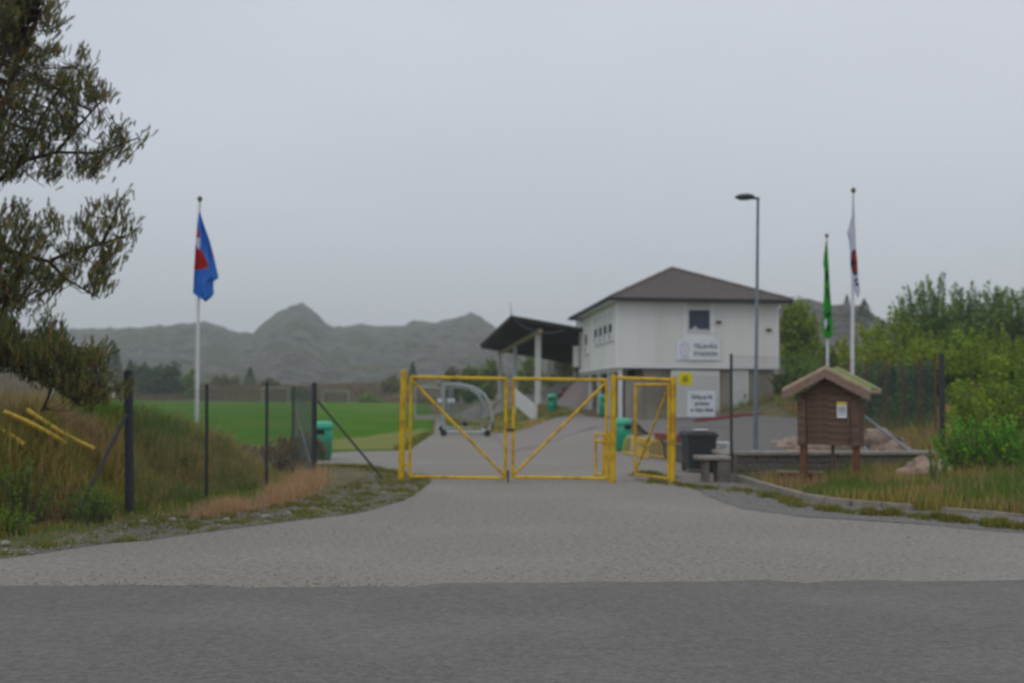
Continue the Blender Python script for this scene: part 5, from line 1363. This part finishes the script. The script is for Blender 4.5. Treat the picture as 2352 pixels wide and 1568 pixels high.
# pale flowering stalks standing out of the bank and the bed
pts = []; hts = []
while len(pts) < 2600:
    if len(pts) % 3: y = r.uniform(11.5, 22); x = interp(FOOT, y) - r.uniform(0, 5)
    else: x, y = r.uniform(5.2, 12), r.uniform(13, 20.5)
    if inpoly(x, y, apron_poly) or inpoly(x, y, verge_poly) or mnoise.noise(Vector((x*.9, y*.9, 44))) < -.05: continue
    if x > 0 and H(x, y) < .04: continue
    pts.append((x, y, H(x, y)-.02)); hts.append(r.uniform(.35, .72))
blades('grass_stalks', pts, hts, lambda p, r_: BRN[r_.integers(0, 3, len(p))]*r_.uniform(.8, 1.25, (len(p),1)), 'pale flowering grass stalks on the bank and in the bed', 15, width=.0035, lean=.35)
# reddish hair grass in front of the fence
pts = []; hts = []
red_line = [(G(a, b_).x, G(a, b_).y) for a, b_ in [(470,1180),(540,1172),(610,1158),(670,1140),(700,1118),(722,1104)]]
while len(pts) < 5200:
    k_ = r.integers(0, 5); t_ = r.uniform(); a, b_ = red_line[k_], red_line[k_+1]
    x = lerp(a[0], b_[0], t_)+r.normal()*.14; y = lerp(a[1], b_[1], t_)+r.normal()*.34
    if inpoly(x, y, apron_poly): continue
    d_ = mnoise.noise(Vector((x*2.6, y*2.6, 4)))
    if r.uniform() > sm(-.45, .25, d_): continue
    pts.append((x, y, H(x, y)-.02)); hts.append(r.uniform(.10, .46)*(1+.8*d_)*lerp(.5, 1.0, (k_+t_)/5))
blades('reddish_grass', pts, hts, lambda p, r_: PNK[r_.integers(0, 4, len(p))]*r_.uniform(.8, 1.3, (len(p),1)), 'reddish feathery grass in front of the left fence', 8, width=.0028, lean=.9)
# bed on the right
bed = [(G(a, b_).x, G(a, b_).y) for a, b_ in kp+kp2+[(2700,1220)]] + [(14, 16.5), (12, 20.5), (8.3, 21.7), (4.5, 21.1)]
pts = []; hts = []
while len(pts) < 52000:
    x, y = r.uniform(4.2, 14), r.uniform(12.2, 21.7)
    if not inpoly(x, y, bed): continue
    if x < 6.2 and y > 18.0 and mnoise.noise(Vector((x*1.2, y*1.2, 3))) < -.05: continue
    cl = mnoise.noise(Vector((x*1.2, y*1.2, 6)))
    pts.append((x, y, H(x, y)-.02)); hts.append((.22+.16*sm(6, 9, x))*(1+.6*cl)*r.uniform(.4, 1.4))
blades('bed_grass', pts, hts, lambda p, r_: mixpal(p, r_, .26, .08)*.86, 'loose grass growing in the bed at right', 9, lean=.5)
# low green tufts along edges, verge and walls
pts = []; hts = []
def tufts(poly_or_line, n, hmin, hmax, jitter, dens=.1, poly=False):
    c = 0; it = 0
    while c < n and it < n*40:
        it += 1
        if poly:
            xs_ = [p[0] for p in poly_or_line]; ys_ = [p[1] for p in poly_or_line]
            x, y = r.uniform(min(xs_), max(xs_)), r.uniform(min(ys_), max(ys_))
            if not inpoly(x, y, poly_or_line): continue
        else:
            k_ = r.integers(0, len(poly_or_line)-1); a, b_ = poly_or_line[k_], poly_or_line[k_+1]; t_ = r.uniform()
            x = lerp(a[0], b_[0], t_)+r.normal()*jitter; y = lerp(a[1], b_[1], t_)+r.normal()*jitter
        d_ = mnoise.noise(Vector((x*2.4, y*2.4, 12)))
        d_ = .6*d_ + .6*mnoise.noise(Vector((x*7.1, y*7.1, 31)))
        if r.uniform() > sm(dens-.25, dens+.55, d_): continue
        pts.append((x, y, H(x, y)-.01)); hts.append(r.uniform(hmin, hmax)*max(.35, .7+.8*(d_-dens))); c += 1
tufts(left_verge, 15000, .03, .09, 0, dens=.04, poly=True)
tufts([(G(a, b_).x, G(a, b_).y) for a, b_ in [(1750,1135),(1850,1165),(1950,1178),(2050,1186),(2150,1196),(2250,1206),(2352,1216),(2500,1230)]], 9000, .06, .16, .10, dens=.06)
tufts([(G(a, b_).x, G(a, b_).y) for a, b_ in [(1480,1102),(1545,1112),(1620,1120),(1690,1125),(1750,1135)]], 3000, .04, .10, .14, dens=.05)
tufts([(G(a, b_).x, G(a, b_).y) for a, b_ in [(1465,1092),(1500,1088),(1535,1098)]], 1400, .05, .13, .10, dens=-.1)
tufts([(G(a, b_).x, G(a, b_).y) for a, b_ in [(755,1067),(830,1072),(900,1085)]], 2500, .04, .10, .15, dens=-.05)
tufts([(-3.2,31),(-3.4,45)], 4000, .04, .1, .12, dens=-.1)
YG = np.array([S(138,134,66), S(122,124,58), S(150,138,76), S(108,118,54)])
blades('low_grass', pts, hts, lambda p, r_: YG[r_.integers(0, 4, len(p))]*r_.uniform(.75, 1.2, (len(p),1)), 'low green grass tufts along the edges of the drive', 10, lean=.7)
# strip of grass beside the path and below the stand
pts = []; hts = []
gpoly = [(-1.9,44.5),(.6,45.5),(3.3,52.5),(2.4,56),(-1.0,60),(-4.3,70),(-3.2,55)]
while len(pts) < 14000:
    x, y = r.uniform(-4.5, 3.4), r.uniform(44.5, 70)
    if not inpoly(x, y, gpoly): continue
    pts.append((x, y, H(x, y)-.01)); hts.append(r.uniform(.08, .3))
blades('slope_grass', pts, hts, lambda p, r_: mixpal(p, r_, .35, .05), 'grass between the path and the grandstand', 12, width=.014, lean=.6)
# rough grass under the bushes on the right
pts = []; hts = []
while len(pts) < 52000:
    x, y = r.uniform(8.0, 17), 20.5+27*r.uniform()**1.4
    if inpoly(x, y, terrace_poly): continue
    pts.append((x, y, H(x, y)-.02)); hts.append(r.uniform(.12, .5)*(1+.5*mnoise.noise(Vector((x, y, 3)))))
blades('rough_grass', pts, hts, lambda p, r_: mixpal(p, r_, .10, .12), 'rough grass under the bushes on the right slope', 14, width=.008, lean=.7)
# heather scrub on the far bank
pts = []; hts = []
while len(pts) < 26000:
    px = r.uniform(-150, 1000); D = r.uniform(166.5, 186); x = (px-1176)/FPX*D
    v = min(1, (D-167)/18); t_ = P(px, interp(heath_tab, px), 185).z
    z = lerp(0, t_, .55*max(0,v)+.45*sm(.25,1,v))
    pts.append((x, D, z-.1)); hts.append(r.uniform(.3, .9))
HB = np.array([S(136,110,92), S(120,98,82), S(146,124,98), S(112,104,70)])
blades('heather_scrub', pts, hts, lambda p, r_: HB[r_.integers(0, 4, len(p))]*r_.uniform(.7, 1.2, (len(p),1)), 'brown heather scrub on the bank beyond the pitch', 13, width=.07, lean=.8)
# dry brown clumps near the corner post
for i, (px, py, D, w, h_, lab) in enumerate([(640,1040,22.3,1.5,.75,'brown heather clump left of the corner fence post'),(545,1030,22.8,1.7,.62,'low brown heather clump between the thin fence posts'),(700,1030,23.6,1.2,.78,'grey-brown clump behind the corner fence post')]):
    q = P(px, py, D)
    leafy('heather_clump', (q.x, D, H(q.x, D)-.03), w, h_, [S(140,122,94), S(126,110,84), S(118,112,76), S(152,132,106)], lab, cat='shrub', group='heather clumps', n=4000, leaf=.022, seed=140+i, shoots=10, clumps=34, stems=3, base=.0, mbark='bark')
# loose stones on the verge
STL = ['pale stone on the verge at the left edge of the frame', 'grey stone at the foot of the thick fence post', 'grey stone just right of the thick fence post', 'grey stone left of the reddish grass', 'stone below the middle of the reddish grass', 'stone below the right end of the reddish grass', 'stone on the verge below the right fence brace', 'stone on the verge nearest the left gate post']
for i, (px, py, s_) in enumerate([(12,1251,.05),(330,1200,.05),(395,1196,.06),(520,1196,.05),(610,1190,.06),(660,1182,.05),(840,1120,.06),(880,1132,.05)]):
    q = G(px, py); bm = bmesh.new(); bmesh.ops.create_icosphere(bm, subdivisions=2, radius=s_)
    for v in bm.verts: v.co *= 1+.35*mnoise.noise(v.co*18+Vector((i,0,0))); v.co.z *= .6
    me = bpy.data.meshes.new('stone'); bm.to_mesh(me); bm.free(); me.materials.append(M['coping'])
    o = bpy.data.objects.new('stone', me); col.objects.link(o); o.location = (q.x, q.y, H(q.x, q.y)+.015)
    tag(o, STL[i], 'stone', 'loose stones on the left verge')

# loose chippings along the road edge and on the verges (too many and too small to count)
gv = []; gt_ = []; r = np.random.default_rng(77)
def chip(x, y, z, sz):
    q = r.normal(size=(6,3)); q /= np.linalg.norm(q, axis=1)[:,None]
    base = np.array([(1,0,0),(-1,0,0),(0,1,0),(0,-1,0),(0,0,.7),(0,0,-.7)])*sz*r.uniform(.6,1.3,(6,1)); a = r.uniform(0,6.28); c, s2 = math.cos(a), math.sin(a)
    base = np.stack([base[:,0]*c-base[:,1]*s2, base[:,0]*s2+base[:,1]*c, base[:,2]],1) + np.array([x,y,z+sz*.3]); k = len(gv)*6
    gv.append(base); gt_.append(np.array([(0,2,4),(2,1,4),(1,3,4),(3,0,4),(2,0,5),(1,2,5),(3,1,5),(0,3,5)])+k)
re_ = [(p.x, p.y) for p in road_edge]
for k in range(600):
    i = r.integers(1, len(re_)-1); t_ = r.uniform(); a, b_ = re_[i-1], re_[i]
    x = lerp(a[0], b_[0], t_); y = lerp(a[1], b_[1], t_)+abs(r.normal())*.5-.05
    if abs(x) < 9: chip(x, y, .0 if y > lerp(a[1], b_[1], t_)+.03 else .024, r.uniform(.005, .013))
for k in range(5200):
    poly = left_verge if k % 3 else verge_poly
    xs_ = [p[0] for p in poly]; ys_ = [p[1] for p in poly]
    x, y = r.uniform(min(xs_), max(xs_)), r.uniform(min(ys_), max(ys_))
    if inpoly(x, y, poly): chip(x, y, H(x, y)+.004, r.uniform(.008, .028))
for k in range(2600):
    x, y = r.uniform(-7, 8), r.uniform(9.4, 19)
    if inpoly(x, y, apron_poly): chip(x, y, H(x, y), r.uniform(.004, .011))
trimesh('loose_gravel', np.concatenate(gv), np.concatenate(gt_), None, M['coping'])["kind"] = 'stuff'
